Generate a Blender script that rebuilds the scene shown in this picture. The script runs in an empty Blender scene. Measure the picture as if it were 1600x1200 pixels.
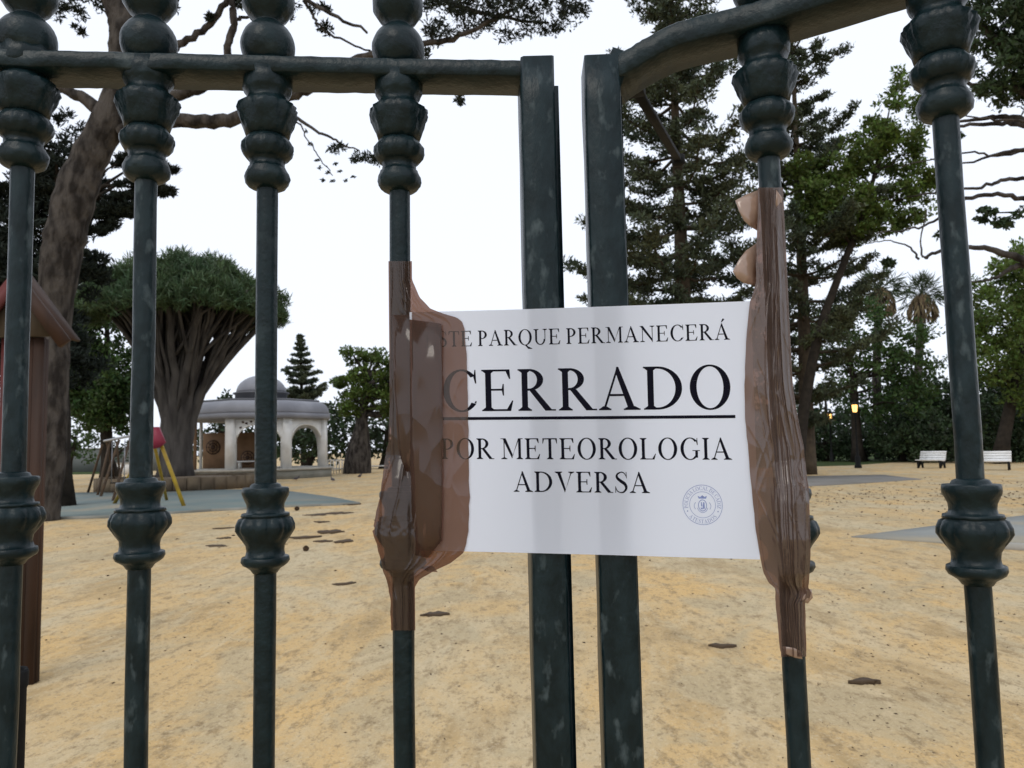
import bpy, math, random
import numpy as np
from mathutils import Vector, Matrix

# ------------------------------------------------------------------ camera, world, sun, exposure
sc = bpy.context.scene
COL = sc.collection
F = 1208.0                                  # focal length in photo pixels (1600 px wide)
PITCH = math.atan(100.0 / F); ROLL = math.atan(0.021)
CAMH = 1.55
fw = np.array([0, math.cos(PITCH), math.sin(PITCH)])
r0 = np.array([1.0, 0, 0]); u0 = np.array([0, -math.sin(PITCH), math.cos(PITCH)])
rt = r0 * math.cos(ROLL) - u0 * math.sin(ROLL)
up = u0 * math.cos(ROLL) + r0 * math.sin(ROLL)
cam_d = bpy.data.cameras.new('camera'); cam = bpy.data.objects.new('camera', cam_d); COL.objects.link(cam)
cam.matrix_world = Matrix(((rt[0], up[0], -fw[0], 0), (rt[1], up[1], -fw[1], 0), (rt[2], up[2], -fw[2], CAMH), (0, 0, 0, 1)))
cam_d.sensor_width = 36.0; cam_d.lens = 36.0 * F / 1600.0
cam_d.clip_start = 0.02; cam_d.clip_end = 3000
cam_d.dof.use_dof = True; cam_d.dof.focus_distance = 0.67; cam_d.dof.aperture_fstop = 24.0
sc.camera = cam

SUN_EL, SUN_AZ = math.radians(48), math.radians(205)      # azimuth clockwise from +Y: high, behind the camera to the left
w = bpy.data.worlds.new('World'); sc.world = w; w.use_nodes = True
nt = w.node_tree; nt.nodes.clear()
wo = nt.nodes.new('ShaderNodeOutputWorld'); bg = nt.nodes.new('ShaderNodeBackground')
sky = nt.nodes.new('ShaderNodeTexSky'); sky.sky_type = 'NISHITA'; sky.sun_disc = False
sky.sun_elevation = SUN_EL; sky.sun_rotation = SUN_AZ; sky.dust_density = 3.0
cl = nt.nodes.new('ShaderNodeMix'); cl.data_type = 'RGBA'
cl.inputs[0].default_value = 0.86                          # overcast: mostly white cloud
cl.inputs[7].default_value = (10.2, 10.8, 12.0, 1)
nt.links.new(sky.outputs[0], cl.inputs[6]); nt.links.new(cl.outputs[2], bg.inputs[0])
bg.inputs[1].default_value = 0.10
nt.links.new(bg.outputs[0], wo.inputs[0])
sl = bpy.data.lights.new('sun', 'SUN'); sl.energy = 0.7; sl.angle = math.radians(25); sl.color = (1, 0.95, 0.86)
sun = bpy.data.objects.new('sun', sl); COL.objects.link(sun)
sd = Vector((math.sin(SUN_AZ) * math.cos(SUN_EL), math.cos(SUN_AZ) * math.cos(SUN_EL), math.sin(SUN_EL)))
sun.rotation_euler = sd.to_track_quat('Z', 'Y').to_euler(); sun.location = (-3, -5, 12)
vs = sc.view_settings; vs.view_transform = 'Standard'; vs.look = 'None'; vs.gamma = 1; vs.exposure = 0.12
vs.use_curve_mapping = False

# ------------------------------------------------------------------ pixel -> place
def P(px, py, Y):
    d = fw + rt * (px - 800) / F - up * (py - 600) / F
    p = d * (Y / d[1]); return np.array([p[0], p[1], p[2] + CAMH])
def G(px, py, z=0.0):
    d = fw + rt * (px - 800) / F - up * (py - 600) / F
    t = (z - CAMH) / d[2]; return np.array([d[0] * t, d[1] * t, z])
def S(Y): return Y / F                                      # metres per photo pixel at distance Y

# ------------------------------------------------------------------ materials
def mat(name, col, rough=0.7, col2=None, scale=5.0, detail=4.0, bump=0.0, bscale=None, spec=0.3, metal=0.0, stretch=None,
        lo=0.35, hi=0.65, col3=None, scale3=1.0, lo3=.5, hi3=.7, island=0.0, trans=0.0, coat=0.0, bdist=0.01):
    m = bpy.data.materials.new(name); m.use_nodes = True
    t = m.node_tree; N = t.nodes; L = t.links; b = N['Principled BSDF']; out = N['Material Output']
    b.inputs['Roughness'].default_value = rough; b.inputs['Specular IOR Level'].default_value = spec
    b.inputs['Metallic'].default_value = metal; b.inputs['Coat Weight'].default_value = coat
    tc = N.new('ShaderNodeTexCoord'); mp = N.new('ShaderNodeMapping'); L.new(tc.outputs['Object'], mp.inputs[0])
    if stretch: mp.inputs['Scale'].default_value = stretch
    cur = None
    def noise(s, d=detail):
        n = N.new('ShaderNodeTexNoise'); n.inputs['Scale'].default_value = s; n.inputs['Detail'].default_value = d
        L.new(mp.outputs[0], n.inputs['Vector']); return n
    def ramp(src, a, bb):
        r = N.new('ShaderNodeMapRange'); r.inputs[1].default_value = a; r.inputs[2].default_value = bb; L.new(src, r.inputs[0]); return r
    if col2:
        n = noise(scale); r = ramp(n.outputs[0], lo, hi)
        x = N.new('ShaderNodeMix'); x.data_type = 'RGBA'; x.inputs[6].default_value = (*col, 1); x.inputs[7].default_value = (*col2, 1)
        L.new(r.outputs[0], x.inputs[0]); cur = x.outputs[2]
    if col3:
        n = noise(scale3); r = ramp(n.outputs[0], lo3, hi3)
        x = N.new('ShaderNodeMix'); x.data_type = 'RGBA'; x.inputs[7].default_value = (*col3, 1)
        if cur: L.new(cur, x.inputs[6])
        else: x.inputs[6].default_value = (*col, 1)
        L.new(r.outputs[0], x.inputs[0]); cur = x.outputs[2]
    if island:
        g = N.new('ShaderNodeNewGeometry'); hs = N.new('ShaderNodeHueSaturation')
        r = N.new('ShaderNodeMapRange'); r.inputs[3].default_value = 1 - island; r.inputs[4].default_value = 1 + island
        L.new(g.outputs['Random Per Island'], r.inputs[0]); L.new(r.outputs[0], hs.inputs['Value'])
        r2 = N.new('ShaderNodeMapRange'); r2.inputs[3].default_value = .475; r2.inputs[4].default_value = .525
        L.new(g.outputs['Random Per Island'], r2.inputs[0]); L.new(r2.outputs[0], hs.inputs['Hue'])
        if cur: L.new(cur, hs.inputs['Color'])
        else: hs.inputs['Color'].default_value = (*col, 1)
        cur = hs.outputs[0]
    if cur: L.new(cur, b.inputs['Base Color'])
    else: b.inputs['Base Color'].default_value = (*col, 1)
    if bump:
        n = noise(bscale or scale * 3, 6); bp = N.new('ShaderNodeBump'); bp.inputs['Strength'].default_value = bump
        bp.inputs['Distance'].default_value = bdist; L.new(n.outputs[0], bp.inputs['Height']); L.new(bp.outputs[0], b.inputs['Normal'])
    if trans:
        tr = N.new('ShaderNodeBsdfTranslucent'); ms = N.new('ShaderNodeMixShader'); ms.inputs[0].default_value = trans
        if cur: L.new(cur, tr.inputs[0])
        else: tr.inputs[0].default_value = (*col, 1)
        L.new(b.outputs[0], ms.inputs[1]); L.new(tr.outputs[0], ms.inputs[2]); L.new(ms.outputs[0], out.inputs[0])
    return m
M = {}
M['iron'] = mat('painted_iron', (.0025, .0095, .0115), .36, (.006, .017, .020), 60, 5, .45, 170, .24, col3=(.030, .046, .050), scale3=34, lo3=.60, hi3=.80, bdist=.002)
M['iron_worn'] = mat('worn_painted_iron', (.0025, .0095, .0115), .36, (.009, .021, .025), 70, 6, .5, 140, .24, stretch=(1, 1, .5), col3=(.05, .07, .075), scale3=90, lo3=.58, hi3=.72, bdist=.0025)
M['ink'] = mat('black_ink', (.006, .006, .012), .8, spec=.05)
M['stamp'] = mat('blue_stamp_ink', (.22, .28, .52), .7)
M['wood'] = mat('brown_wood', (.05, .024, .014), .7, (.028, .015, .010), 8, 5, .3, 30, stretch=(1, 1, .15))
M['wood_pale'] = mat('tan_wood', (.075, .056, .035), .75, (.052, .038, .024), 9, 5, .3, 30, stretch=(1, 1, .15))
M['wood_red'] = mat('red_painted_wood', (.11, .022, .020), .6, (.075, .018, .015), 7)
M['bark'] = mat('grey_bark', (.075, .066, .058), .95, (.022, .019, .017), 4.5, 9, 1.0, 9, .1, stretch=(1, 1, .4), bdist=.10, lo=.40, hi=.62)
M['bark_pale'] = mat('pale_bark', (.085, .066, .046), .95, (.05, .04, .03), 4, 6, .6, 9, .1, bdist=.04)
M['bark_dark'] = mat('dark_bark', (.034, .028, .022), .95, (.02, .017, .014), 4, 6, .6, 9, .1, bdist=.04)
M['dragonbark'] = mat('dragon_tree_bark', (.095, .087, .08), .9, (.042, .038, .036), 2.2, 6, .6, 6, .1, stretch=(1, 1, .3), bdist=.04)
M['pine_dark'] = mat('dark_pine_needles', (.018, .026, .018), .7, island=.5, trans=.15)
M['cypress'] = mat('blackish_cypress_foliage', (.013, .020, .014), .8, island=.5, trans=.1)
M['norfolk'] = mat('grey_green_needles', (.042, .060, .038), .7, (.070, .078, .036), .35, island=.55, trans=.2)
M['green_light'] = mat('yellow_green_leaves', (.10, .145, .026), .6, (.066, .10, .024), .5, island=.45, trans=.35)
M['green_mid'] = mat('mid_green_leaves', (.04, .075, .022), .6, (.06, .10, .024), .4, island=.5, trans=.3)
M['green_dark'] = mat('dark_green_leaves', (.022, .038, .017), .65, (.034, .055, .02), .4, island=.5, trans=.2)
M['dragonleaf'] = mat('dragon_tree_leaves', (.055, .095, .045), .55, (.085, .125, .05), .6, island=.4, trans=.2)
M['palm'] = mat('palm_fronds', (.05, .07, .03), .6, island=.4, trans=.2)
M['dry'] = mat('dry_palm_skirt', (.16, .12, .07), .9, island=.4)
M['sandpale'] = mat('pale_stone_edging', (.42, .40, .35), .85, (.34, .32, .28), 3)
M['white'] = mat('white_paint', (.74, .74, .72), .6, (.62, .61, .58), 1.6, 5)
M['bench'] = mat('white_bench_paint', (.8, .8, .79), .55, (.7, .7, .68), 6)
M['zinc'] = mat('grey_zinc_sheet', (.23, .235, .26), .55, (.17, .175, .20), .7, 5, spec=.5)
M['zinc_dark'] = mat('dark_grey_zinc', (.15, .155, .17), .6, (.11, .115, .13), 1)
M['concrete'] = mat('grey_concrete', (.27, .265, .23), .9, (.2, .2, .17), 1.2, 6, .3, 6)
M['ring'] = mat('brown_stone_wall', (.15, .115, .075), .95, (.10, .075, .05), 1.5, 6, .5, 5)
M['rubber'] = mat('blue_green_rubber', (.145, .19, .185), .9, (.19, .215, .195), .5, 6, .3, 40, col3=(.28, .25, .19), scale3=.35, lo3=.52, hi3=.72)
M['rubber_grey'] = mat('pale_grey_rubber', (.27, .28, .26), .9, (.22, .23, .22), .5, 6, .3, 40, col3=(.36, .30, .2), scale3=.4, lo3=.5, hi3=.7)
M['path'] = mat('grey_path', (.20, .19, .175), .9, (.16, .15, .13), .6, 5)
M['yellow'] = mat('yellow_painted_wood', (.38, .26, .02), .55, (.26, .17, .02), 3)
M['darkwood'] = mat('dark_stained_wood', (.06, .04, .026), .75, (.10, .06, .03), 3)
M['redplate'] = mat('red_plastic', (.23, .025, .05), .45)
M['steel'] = mat('galvanised_steel', (.35, .35, .36), .4, metal=.6)
M['tan'] = mat('tan_wood_and_shaded_column', (.25, .15, .085), .75, (.19, .115, .065), 2, 5)
M['panel_dark'] = mat('dark_painted_disc', (.06, .035, .025), .7)
M['grass'] = mat('park_lawn', (.05, .075, .022), .9, (.035, .055, .018), .6)
M['wallgrey'] = mat('grey_render', (.16, .17, .16), .9, (.12, .13, .12), .3)
M['litter'] = mat('dry_leaf_litter', (.065, .042, .025), .95, island=.5)
M['bird'] = mat('grey_feathers', (.11, .10, .11), .8, (.06, .055, .06), 8)
M['dull'] = mat('dull_black_metal', (.010, .011, .012), .8, (.02, .02, .02), 40, spec=.1)
M['lampglass'] = None

def ground_mat():
    m = bpy.data.materials.new('ochre_sand'); m.use_nodes = True
    t = m.node_tree; N = t.nodes; L = t.links; b = N['Principled BSDF']
    b.inputs['Roughness'].default_value = .95; b.inputs['Specular IOR Level'].default_value = .15
    tc = N.new('ShaderNodeTexCoord')
    def noise(s, d, rough=.55, sc3=None, dist=0):
        n = N.new('ShaderNodeTexNoise'); n.inputs['Scale'].default_value = s; n.inputs['Detail'].default_value = d
        n.inputs['Roughness'].default_value = rough; n.inputs['Distortion'].default_value = dist
        if sc3:
            mp = N.new('ShaderNodeMapping'); mp.inputs['Scale'].default_value = sc3; L.new(tc.outputs['Object'], mp.inputs[0]); L.new(mp.outputs[0], n.inputs[0])
        else: L.new(tc.outputs['Object'], n.inputs[0])
        return n.outputs[0]
    def rng(s, a, bb, c=0, d=1):
        r = N.new('ShaderNodeMapRange'); r.inputs[1].default_value = a; r.inputs[2].default_value = bb
        r.inputs[3].default_value = c; r.inputs[4].default_value = d; L.new(s, r.inputs[0]); return r.outputs[0]
    def mix(f, a, bb, mode='MIX'):
        x = N.new('ShaderNodeMix'); x.data_type = 'RGBA'; x.blend_type = mode
        for i, v in ((0, f), (6, a), (7, bb)):
            if isinstance(v, (tuple, float)): x.inputs[i].default_value = v if i == 0 else (*v, 1)
            else: L.new(v, x.inputs[i])
        return x.outputs[2]
    c = mix(rng(noise(.22, 5, .6), .36, .64), (.63, .41, .165), (.52, .375, .19))
    c = mix(rng(noise(.55, 6, .65, (1, .55, 1), .6), .46, .60, 0, .9), c, (.52, .44, .29))      # pale scuffed patches
    c = mix(rng(noise(1.3, 6, .7, (1, .35, 1), .5), .50, .64, 0, .8), c, (.33, .235, .115))     # damp darker drag marks
    c = mix(rng(noise(.9, 5, .6, (1, .7, 1), 1.0), .50, .60, 0, .75), c, (.43, .355, .22))     # trodden grey patches
    c = mix(rng(noise(2.6, 6, .75, (1, .4, 1), .8), .53, .62, 0, .7), c, (.58, .46, .28))
    c = mix(rng(noise(7, 6, .8, (1, .45, 1)), .53, .64, 0, .8), c, (.22, .155, .08))
    c = mix(rng(noise(26, 5, .75, (1, .6, 1)), .54, .64, 0, .7), c, (.19, .135, .07))
    c = mix(rng(noise(48, 3, .7), .56, .66, 0, .6), c, (.60, .50, .34))
    c = mix(rng(noise(90, 2, .7), .35, .7, .0, .4), c, (.34, .25, .14))
    L.new(c, b.inputs['Base Color'])
    bp = N.new('ShaderNodeBump'); bp.inputs['Strength'].default_value = .55; bp.inputs['Distance'].default_value = .03
    h = N.new('ShaderNodeMath'); h.operation = 'ADD'
    L.new(noise(7, 7, .7, (1, .5, 1), .3), h.inputs[0]); L.new(rng(noise(70, 3), 0, 1, 0, .25), h.inputs[1]); L.new(h.outputs[0], bp.inputs['Height'])
    L.new(bp.outputs[0], b.inputs['Normal'])
    return m
M['sand'] = ground_mat()

def paper_mat():
    m = bpy.data.materials.new('white_copy_paper'); m.use_nodes = True
    t = m.node_tree; N = t.nodes; L = t.links; b = N['Principled BSDF']
    b.inputs['Base Color'].default_value = (.83, .885, 1.0, 1); b.inputs['Roughness'].default_value = .75; b.inputs['Specular IOR Level'].default_value = .25
    tr = N.new('ShaderNodeBsdfTranslucent'); tr.inputs[0].default_value = (.80, .87, 1.0, 1)
    ad = N.new('ShaderNodeMixShader'); ad.inputs[0].default_value = .46
    L.new(b.outputs[0], ad.inputs[1]); L.new(tr.outputs[0], ad.inputs[2]); L.new(ad.outputs[0], N['Material Output'].inputs[0])
    return m
M['paper'] = paper_mat()
def tape_mat(name, base, tint, opac):
    m = bpy.data.materials.new(name); m.use_nodes = True
    t = m.node_tree; N = t.nodes; L = t.links; b = N['Principled BSDF']
    b.inputs['Roughness'].default_value = .13; b.inputs['Specular IOR Level'].default_value = 1.0
    b.inputs['Base Color'].default_value = (*base, 1)
    tc = N.new('ShaderNodeTexCoord'); mp = N.new('ShaderNodeMapping'); mp.inputs['Scale'].default_value = (1, .3, .55); L.new(tc.outputs['Object'], mp.inputs[0])
    n = N.new('ShaderNodeTexVoronoi'); n.inputs['Scale'].default_value = 60; L.new(mp.outputs[0], n.inputs[0])     # crumpled film facets
    bp = N.new('ShaderNodeBump'); bp.inputs['Strength'].default_value = .40; bp.inputs['Distance'].default_value = .004; L.new(n.outputs['Distance'], bp.inputs['Height']); L.new(bp.outputs[0], b.inputs['Normal'])
    tp = N.new('ShaderNodeBsdfTransparent'); tp.inputs[0].default_value = (*tint, 1)
    ms = N.new('ShaderNodeMixShader'); ms.inputs[0].default_value = opac
    L.new(tp.outputs[0], ms.inputs[1]); L.new(b.outputs[0], ms.inputs[2]); L.new(ms.outputs[0], N['Material Output'].inputs[0])
    return m
M['tape'] = tape_mat('brown_packing_tape', (.10, .068, .053), (.66, .475, .40), .42)
M['tape_twist'] = tape_mat('twisted_brown_tape', (.16, .112, .090), (.62, .44, .37), .58)
M['tape_flap'] = tape_mat('brown_packing_tape_flap', (.40, .285, .215), (.8, .6, .5), .72)
def emis(name, col, s):
    m = bpy.data.materials.new(name); m.use_nodes = True; b = m.node_tree.nodes['Principled BSDF']
    b.inputs['Base Color'].default_value = (*col, 1); b.inputs['Emission Color'].default_value = (*col, 1); b.inputs['Emission Strength'].default_value = s
    return m
M['lampglass'] = emis('lit_lantern_glass', (1, .55, .16), 2.6)

# ------------------------------------------------------------------ mesh helpers
class MB:
    """collects shapes; build() links them as ONE mesh object"""
    def __init__(s): s.v = []; s.q = []; s.t = []; s.n = 0; s.mix = []
    def add(s, v, quads=None, tris=None):
        v = np.asarray(v, float).reshape(-1, 3)
        if quads is not None and len(quads): s.q.append(np.asarray(quads, int).reshape(-1, 4) + s.n)
        if tris is not None and len(tris): s.t.append(np.asarray(tris, int).reshape(-1, 3) + s.n)
        s.v.append(v); s.n += len(v); return s
    def box(s, c, d, rot=None):
        c = np.array(c, float); h = np.array(d, float) / 2
        v = np.array([[x, y, z] for x in (-1, 1) for y in (-1, 1) for z in (-1, 1)], float) * h
        if rot is not None: v = v @ np.array(rot).T
        return s.add(v + c, [[0, 1, 3, 2], [4, 6, 7, 5], [0, 4, 5, 1], [2, 3, 7, 6], [0, 2, 6, 4], [1, 5, 7, 3]])
    def beam(s, a, b, w, h, upv=(0, 0, 1)):
        """box from a to b; w across, h along upv"""
        a = np.array(a, float); b = np.array(b, float); d = b - a; L = np.linalg.norm(d); d /= L
        x = np.cross(d, upv); x /= np.linalg.norm(x); z = np.cross(x, d)
        return s.box((a + b) / 2, (w, L, h), np.stack([x, d, z], 1))
    def tube(s, pts, rad, n=8, cap=True):
        pts = np.array(pts, float); k = len(pts); rad = np.broadcast_to(np.array(rad, float), (k,))
        tg = np.gradient(pts, axis=0); tg /= np.linalg.norm(tg, axis=1)[:, None] + 1e-12
        ref = np.array([0, 0, 1.0]) if abs(tg[:, 2]).mean() < .8 else np.array([1.0, 0, 0])
        x = np.cross(tg, ref); x /= np.linalg.norm(x, axis=1)[:, None] + 1e-12; y = np.cross(tg, x)
        a = np.arange(n) * 2 * math.pi / n
        v = pts[:, None] + rad[:, None, None] * (np.cos(a)[None, :, None] * x[:, None] + np.sin(a)[None, :, None] * y[:, None])
        i = np.arange(k - 1)[:, None] * n; j = np.arange(n)[None]; j2 = (j + 1) % n
        q = np.stack([i + j, i + j2, i + n + j2, i + n + j], -1).reshape(-1, 4)
        vv = v.reshape(-1, 3); tr = []
        if cap:
            vv = np.vstack([vv, pts[:1], pts[-1:]])
            for jj in range(n):
                tr.append([k * n, (jj + 1) % n, jj]); tr.append([k * n + 1, (k - 1) * n + jj, (k - 1) * n + (jj + 1) % n])
        return s.add(vv, q, tr)
    def lathe(s, prof, base=(0, 0, 0), n=24, mod=None):
        """prof: (r,z) list; mod(angle, index)->factor"""
        prof = np.array(prof, float); k = len(prof); a = np.arange(n) * 2 * math.pi / n
        f = np.ones((k, n)) if mod is None else np.array([[mod(t, i) for t in a] for i in range(k)])
        r = prof[:, :1] * f
        v = np.stack([r * np.cos(a), r * np.sin(a), np.repeat(prof[:, 1:2], n, 1)], -1).reshape(-1, 3) + np.array(base)
        i = np.arange(k - 1)[:, None] * n; j = np.arange(n)[None]; j2 = (j + 1) % n
        q = np.stack([i + j, i + j2, i + n + j2, i + n + j], -1).reshape(-1, 4)
        v = np.vstack([v, np.array(base) + [0, 0, prof[0, 1]], np.array(base) + [0, 0, prof[-1, 1]]])
        tr = [[k * n, (t + 1) % n, t] for t in range(n)] + [[k * n + 1, (k - 1) * n + t, (k - 1) * n + (t + 1) % n] for t in range(n)]
        return s.add(v, q, tr)
    def grid(s, pts):
        pts = np.array(pts, float); a, b, _ = pts.shape
        i = np.arange(a - 1)[:, None] * b; j = np.arange(b - 1)[None]
        return s.add(pts.reshape(-1, 3), np.stack([i + j, i + j + 1, i + b + j + 1, i + b + j], -1).reshape(-1, 4))
    def prism(s, poly, z0, z1):
        n = len(poly); v = [(x, y, z0) for x, y in poly] + [(x, y, z1) for x, y in poly] 
        c = np.mean(np.array(poly), 0); v += [(c[0], c[1], z0), (c[0], c[1], z1)]
        q = [[i, (i + 1) % n, n + (i + 1) % n, n + i] for i in range(n)]
        t = [[2 * n, (i + 1) % n, i] for i in range(n)] + [[2 * n + 1, n + i, n + (i + 1) % n] for i in range(n)]
        return s.add(v, q, t)
    def leaves(s, c, d, L, W, rng):
        """diamond leaves: centres c, directions d, lengths L, widths W"""
        N = len(c); d = d / (np.linalg.norm(d, axis=1)[:, None] + 1e-9)
        r = rng.normal(size=(N, 3)); x = np.cross(d, r); x /= np.linalg.norm(x, axis=1)[:, None] + 1e-9
        L = np.broadcast_to(L, (N,))[:, None]; W = np.broadcast_to(W, (N,))[:, None]
        v = np.stack([c - d * L / 2, c + x * W / 2, c + d * L / 2, c - x * W / 2], 1).reshape(-1, 3)
        return s.add(v, np.arange(N * 4).reshape(N, 4))
    def build(s, name, m, parent=None, smooth=False, loc=None):
        me = bpy.data.meshes.new(name)
        v = np.vstack(s.v).astype(np.float32)
        if loc is not None: v = v - np.array(loc, np.float32)
        q = np.vstack(s.q) if s.q else np.zeros((0, 4), int); t = np.vstack(s.t) if s.t else np.zeros((0, 3), int)
        me.vertices.add(len(v)); me.vertices.foreach_set('co', v.ravel())
        li = np.concatenate([q.ravel(), t.ravel()]).astype(np.int32)
        tot = np.concatenate([np.full(len(q), 4), np.full(len(t), 3)]).astype(np.int32)
        st = np.concatenate([[0], np.cumsum(tot)[:-1]]).astype(np.int32)
        me.loops.add(len(li)); me.loops.foreach_set('vertex_index', li)
        me.polygons.add(len(tot)); me.polygons.foreach_set('loop_start', st); me.polygons.foreach_set('loop_total', tot)
        if smooth: me.polygons.foreach_set('use_smooth', np.ones(len(tot), bool))
        me.update(calc_edges=True); me.validate()
        me.materials.append(M[m])
        o = bpy.data.objects.new(name, me); COL.objects.link(o)
        if loc is not None: o.location = loc
        if parent is not None:
            o.parent = parent
            if loc is None: o.location = -np.array(parent_world(parent))
            else: o.location = np.array(loc) - np.array(parent_world(parent))
        return o
def parent_world(o):
    p = np.zeros(3)
    while o is not None: p = p + np.array(o.location); o = o.parent
    return p
def tag(o, label=None, cat=None, group=None, kind=None):
    if label: o['label'] = label
    if cat: o['category'] = cat
    if group: o['group'] = group
    if kind: o['kind'] = kind
    return o
def thing(name, label, cat, loc=(0, 0, 0), group=None):
    o = bpy.data.objects.new(name, None); COL.objects.link(o); o.location = loc; o.empty_display_size = .1
    return tag(o, label, cat, group)
def smooth_path(pts, n):
    """Catmull-Rom through rows of numbers"""
    p = np.array(pts, float); p = np.vstack([2 * p[0] - p[1], p, 2 * p[-1] - p[-2]]); out = []
    for i in range(1, len(p) - 2):
        for t in np.linspace(0, 1, n, endpoint=False):
            a, b, c, d = p[i - 1], p[i], p[i + 1], p[i + 2]
            out.append(.5 * ((2 * b) + (c - a) * t + (2 * a - 5 * b + 4 * c - d) * t ** 2 + (3 * b - a - 3 * c + d) * t ** 3))
    out.append(p[-2]); return np.array(out)

# ------------------------------------------------------------------ the ground
mb = MB(); Rg = 900.0
xs = np.concatenate([-np.geomspace(Rg, 12, 14), np.linspace(-11, 11, 45), np.geomspace(12, Rg, 14)])
ys = np.concatenate([[-Rg, -300, -80, -30, -12], np.linspace(-8, 30, 77), np.geomspace(31, Rg, 16)])
XX, YY = np.meshgrid(xs, ys)
ZZ = -.012 - .010 * (np.sin(XX * 1.3 + 1) * np.sin(YY * .9) + .6 * np.sin(XX * .47 + YY * .71 + 2) ** 2) * (np.hypot(XX, YY) < 40)
o = mb.grid(np.stack([XX, YY, ZZ], -1)).build('ground', 'sand', smooth=True); tag(o, kind='structure')
def slab(name, pix, mt, z0=-.03, z1=.012):
    poly = [tuple(G(x, y)[:2]) for x, y in pix]
    return tag(MB().prism(poly, z0, z1).build(name, mt), kind='structure')
slab('playground_mat', [(-60, 806), (60, 809), (180, 806), (330, 796), (430, 791), (500, 788), (560, 785), (520, 777), (455, 768), (380, 765), (300, 766), (200, 768), (120, 770), (-60, 770)], 'rubber')
slab('rubber_path', [(1330, 839), (1430, 845), (1520, 851), (1700, 861), (1700, 797), (1600, 806), (1500, 817), (1400, 830)], 'rubber_grey')
slab('paved_path', [(1200, 764), (1270, 759), (1350, 755), (1440, 749), (1380, 742), (1270, 744), (1180, 746)], 'path')
# kerbs
def kerb(name, pix, w, h, mt):
    pts = np.array([G(x, y) for x, y in pix]); mb = MB()
    for a, b in zip(pts[:-1], pts[1:]): mb.beam(a + [0, 0, h / 2 - .03], b + [0, 0, h / 2 - .03], w, h + .06)
    return tag(mb.build(name, mt), kind='structure')
kerb('playground_kerb', [(-60, 808), (60, 811), (180, 808), (330, 798), (430, 793), (500, 790), (562, 787)], .10, .05, 'concrete')
kerb('path_kerb', [(1480, 850), (1560, 855), (1700, 864)], .16, .07, 'sandpale')
slab('lawn', [(-100, 742), (60, 742), (140, 741), (215, 738), (215, 722), (60, 724), (-100, 726)], 'grass', -.03, .02)
slab('lawn_far', [(1262, 729), (1330, 727), (1400, 722), (1480, 721), (1700, 717), (1700, 687), (1262, 691), (1000, 697), (1000, 735)], 'grass', -.03, .03)

# ------------------------------------------------------------------ the gate
rng = np.random.default_rng(3)
CAP = [(302, 16.5), (300, 24), (297, 29), (292, 33), (284, 35), (277, 34), (270, 30), (268, 29.5), (267.5, 27), (258, 26.5), (253, 30), (252.5, 32), (245, 37), (237, 39.5), (230, 39), (222, 34),
       (218, 31), (217.5, 28.5), (216.5, 29), (216, 33), (205, 36), (195, 39.5), (185, 42), (176, 44.5), (168, 44), (162, 38), (157, 32), (150, 31), (143, 36), (138, 38), (128, 38), (112, 38)]
COLL = [(897, 18), (891, 22), (887, 28), (884, 33), (879, 35.5), (873, 34.5), (872, 33.5), (871.6, 29.5), (863, 28), (855, 28.5), (847, 34), (839, 38), (832, 42), (824, 41.5),
        (815, 38), (812, 34), (811.5, 36), (807, 35.5), (806.5, 29), (800, 27.5), (793, 28), (786, 31), (781, 34), (776, 35.5), (770, 35), (768, 33.5), (767.5, 24), (763, 22), (761, 17)]
U = S(.695)                                    # all castings share one size
def cap_mod(t, i):
    y = CAP[i][0]
    if 163 < y < 212: return 1 + (.13 * abs(math.cos(3 * t + .2)) ** .6 - .07) * (1.1 if y < 190 else .7) + .035 * math.cos(18 * t + y * .35) * (y < 200) + .03 * math.sin(y * .7 + 6 * t)
    if 225 < y < 248: return 1 + .06 * abs(math.sin(4 * t)) ** .5 - .03 + .02 * math.cos(16 * t + y)
    return 1 + .018 * math.cos(5 * t + y * .2) + .012 * math.cos(11 * t + .5 * y)
def col_mod(t, i):
    y = COLL[i][0]
    if 812 < y < 845: return 1 + .12 * abs(math.cos(5 * t + .7)) ** .7 - .06
    return 1 + .014 * math.cos(4 * t + y) + .008 * math.cos(9 * t + 2 * y)
cap_prof = [(r * U, (302 - y) * U) for y, r in CAP]
col_prof = [(r * U, (897 - y) * U) for y, r in COLL]
ball_prof = [(42.5 * U * math.sin(a), 42.5 * U * (1 - math.cos(a))) for a in np.linspace(.05, 2.62, 16)]
zt = ball_prof[-1][1]
ball_prof += [(20 * U, zt + 4 * U), (30 * U, zt + 12 * U), (40 * U, zt + 28 * U), (41 * U, zt + 45 * U), (33 * U, zt + 62 * U), (20 * U, zt + 74 * U), (12 * U, zt + 95 * U), (3 * U, zt + 112 * U)]
m_cap = MB().lathe(cap_prof, n=72, mod=cap_mod); m_col = MB().lathe(col_prof, n=72, mod=col_mod); m_ball = MB().lathe(ball_prof, n=56, mod=lambda t, i: 1 + .006 * math.cos(5 * t + i) + .004 * math.cos(9 * t + i * 1.7))
def mesh_of(mb, name, m):
    o = mb.build(name, m, smooth=True); me = o.data; bpy.data.objects.remove(o); return me
ME_CAP = mesh_of(m_cap, 'capital', 'iron'); ME_COL = mesh_of(m_col, 'collar', 'iron'); ME_BALL = mesh_of(m_ball, 'finial_ball', 'iron')
def place(name, me, loc, parent, rz=0):
    o = bpy.data.objects.new(name, me); COL.objects.link(o); o.parent = parent
    o.location = np.array(loc) - parent_world(parent); o.rotation_euler = (0, 0, rz); return o
BR = 16.3 * U
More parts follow.
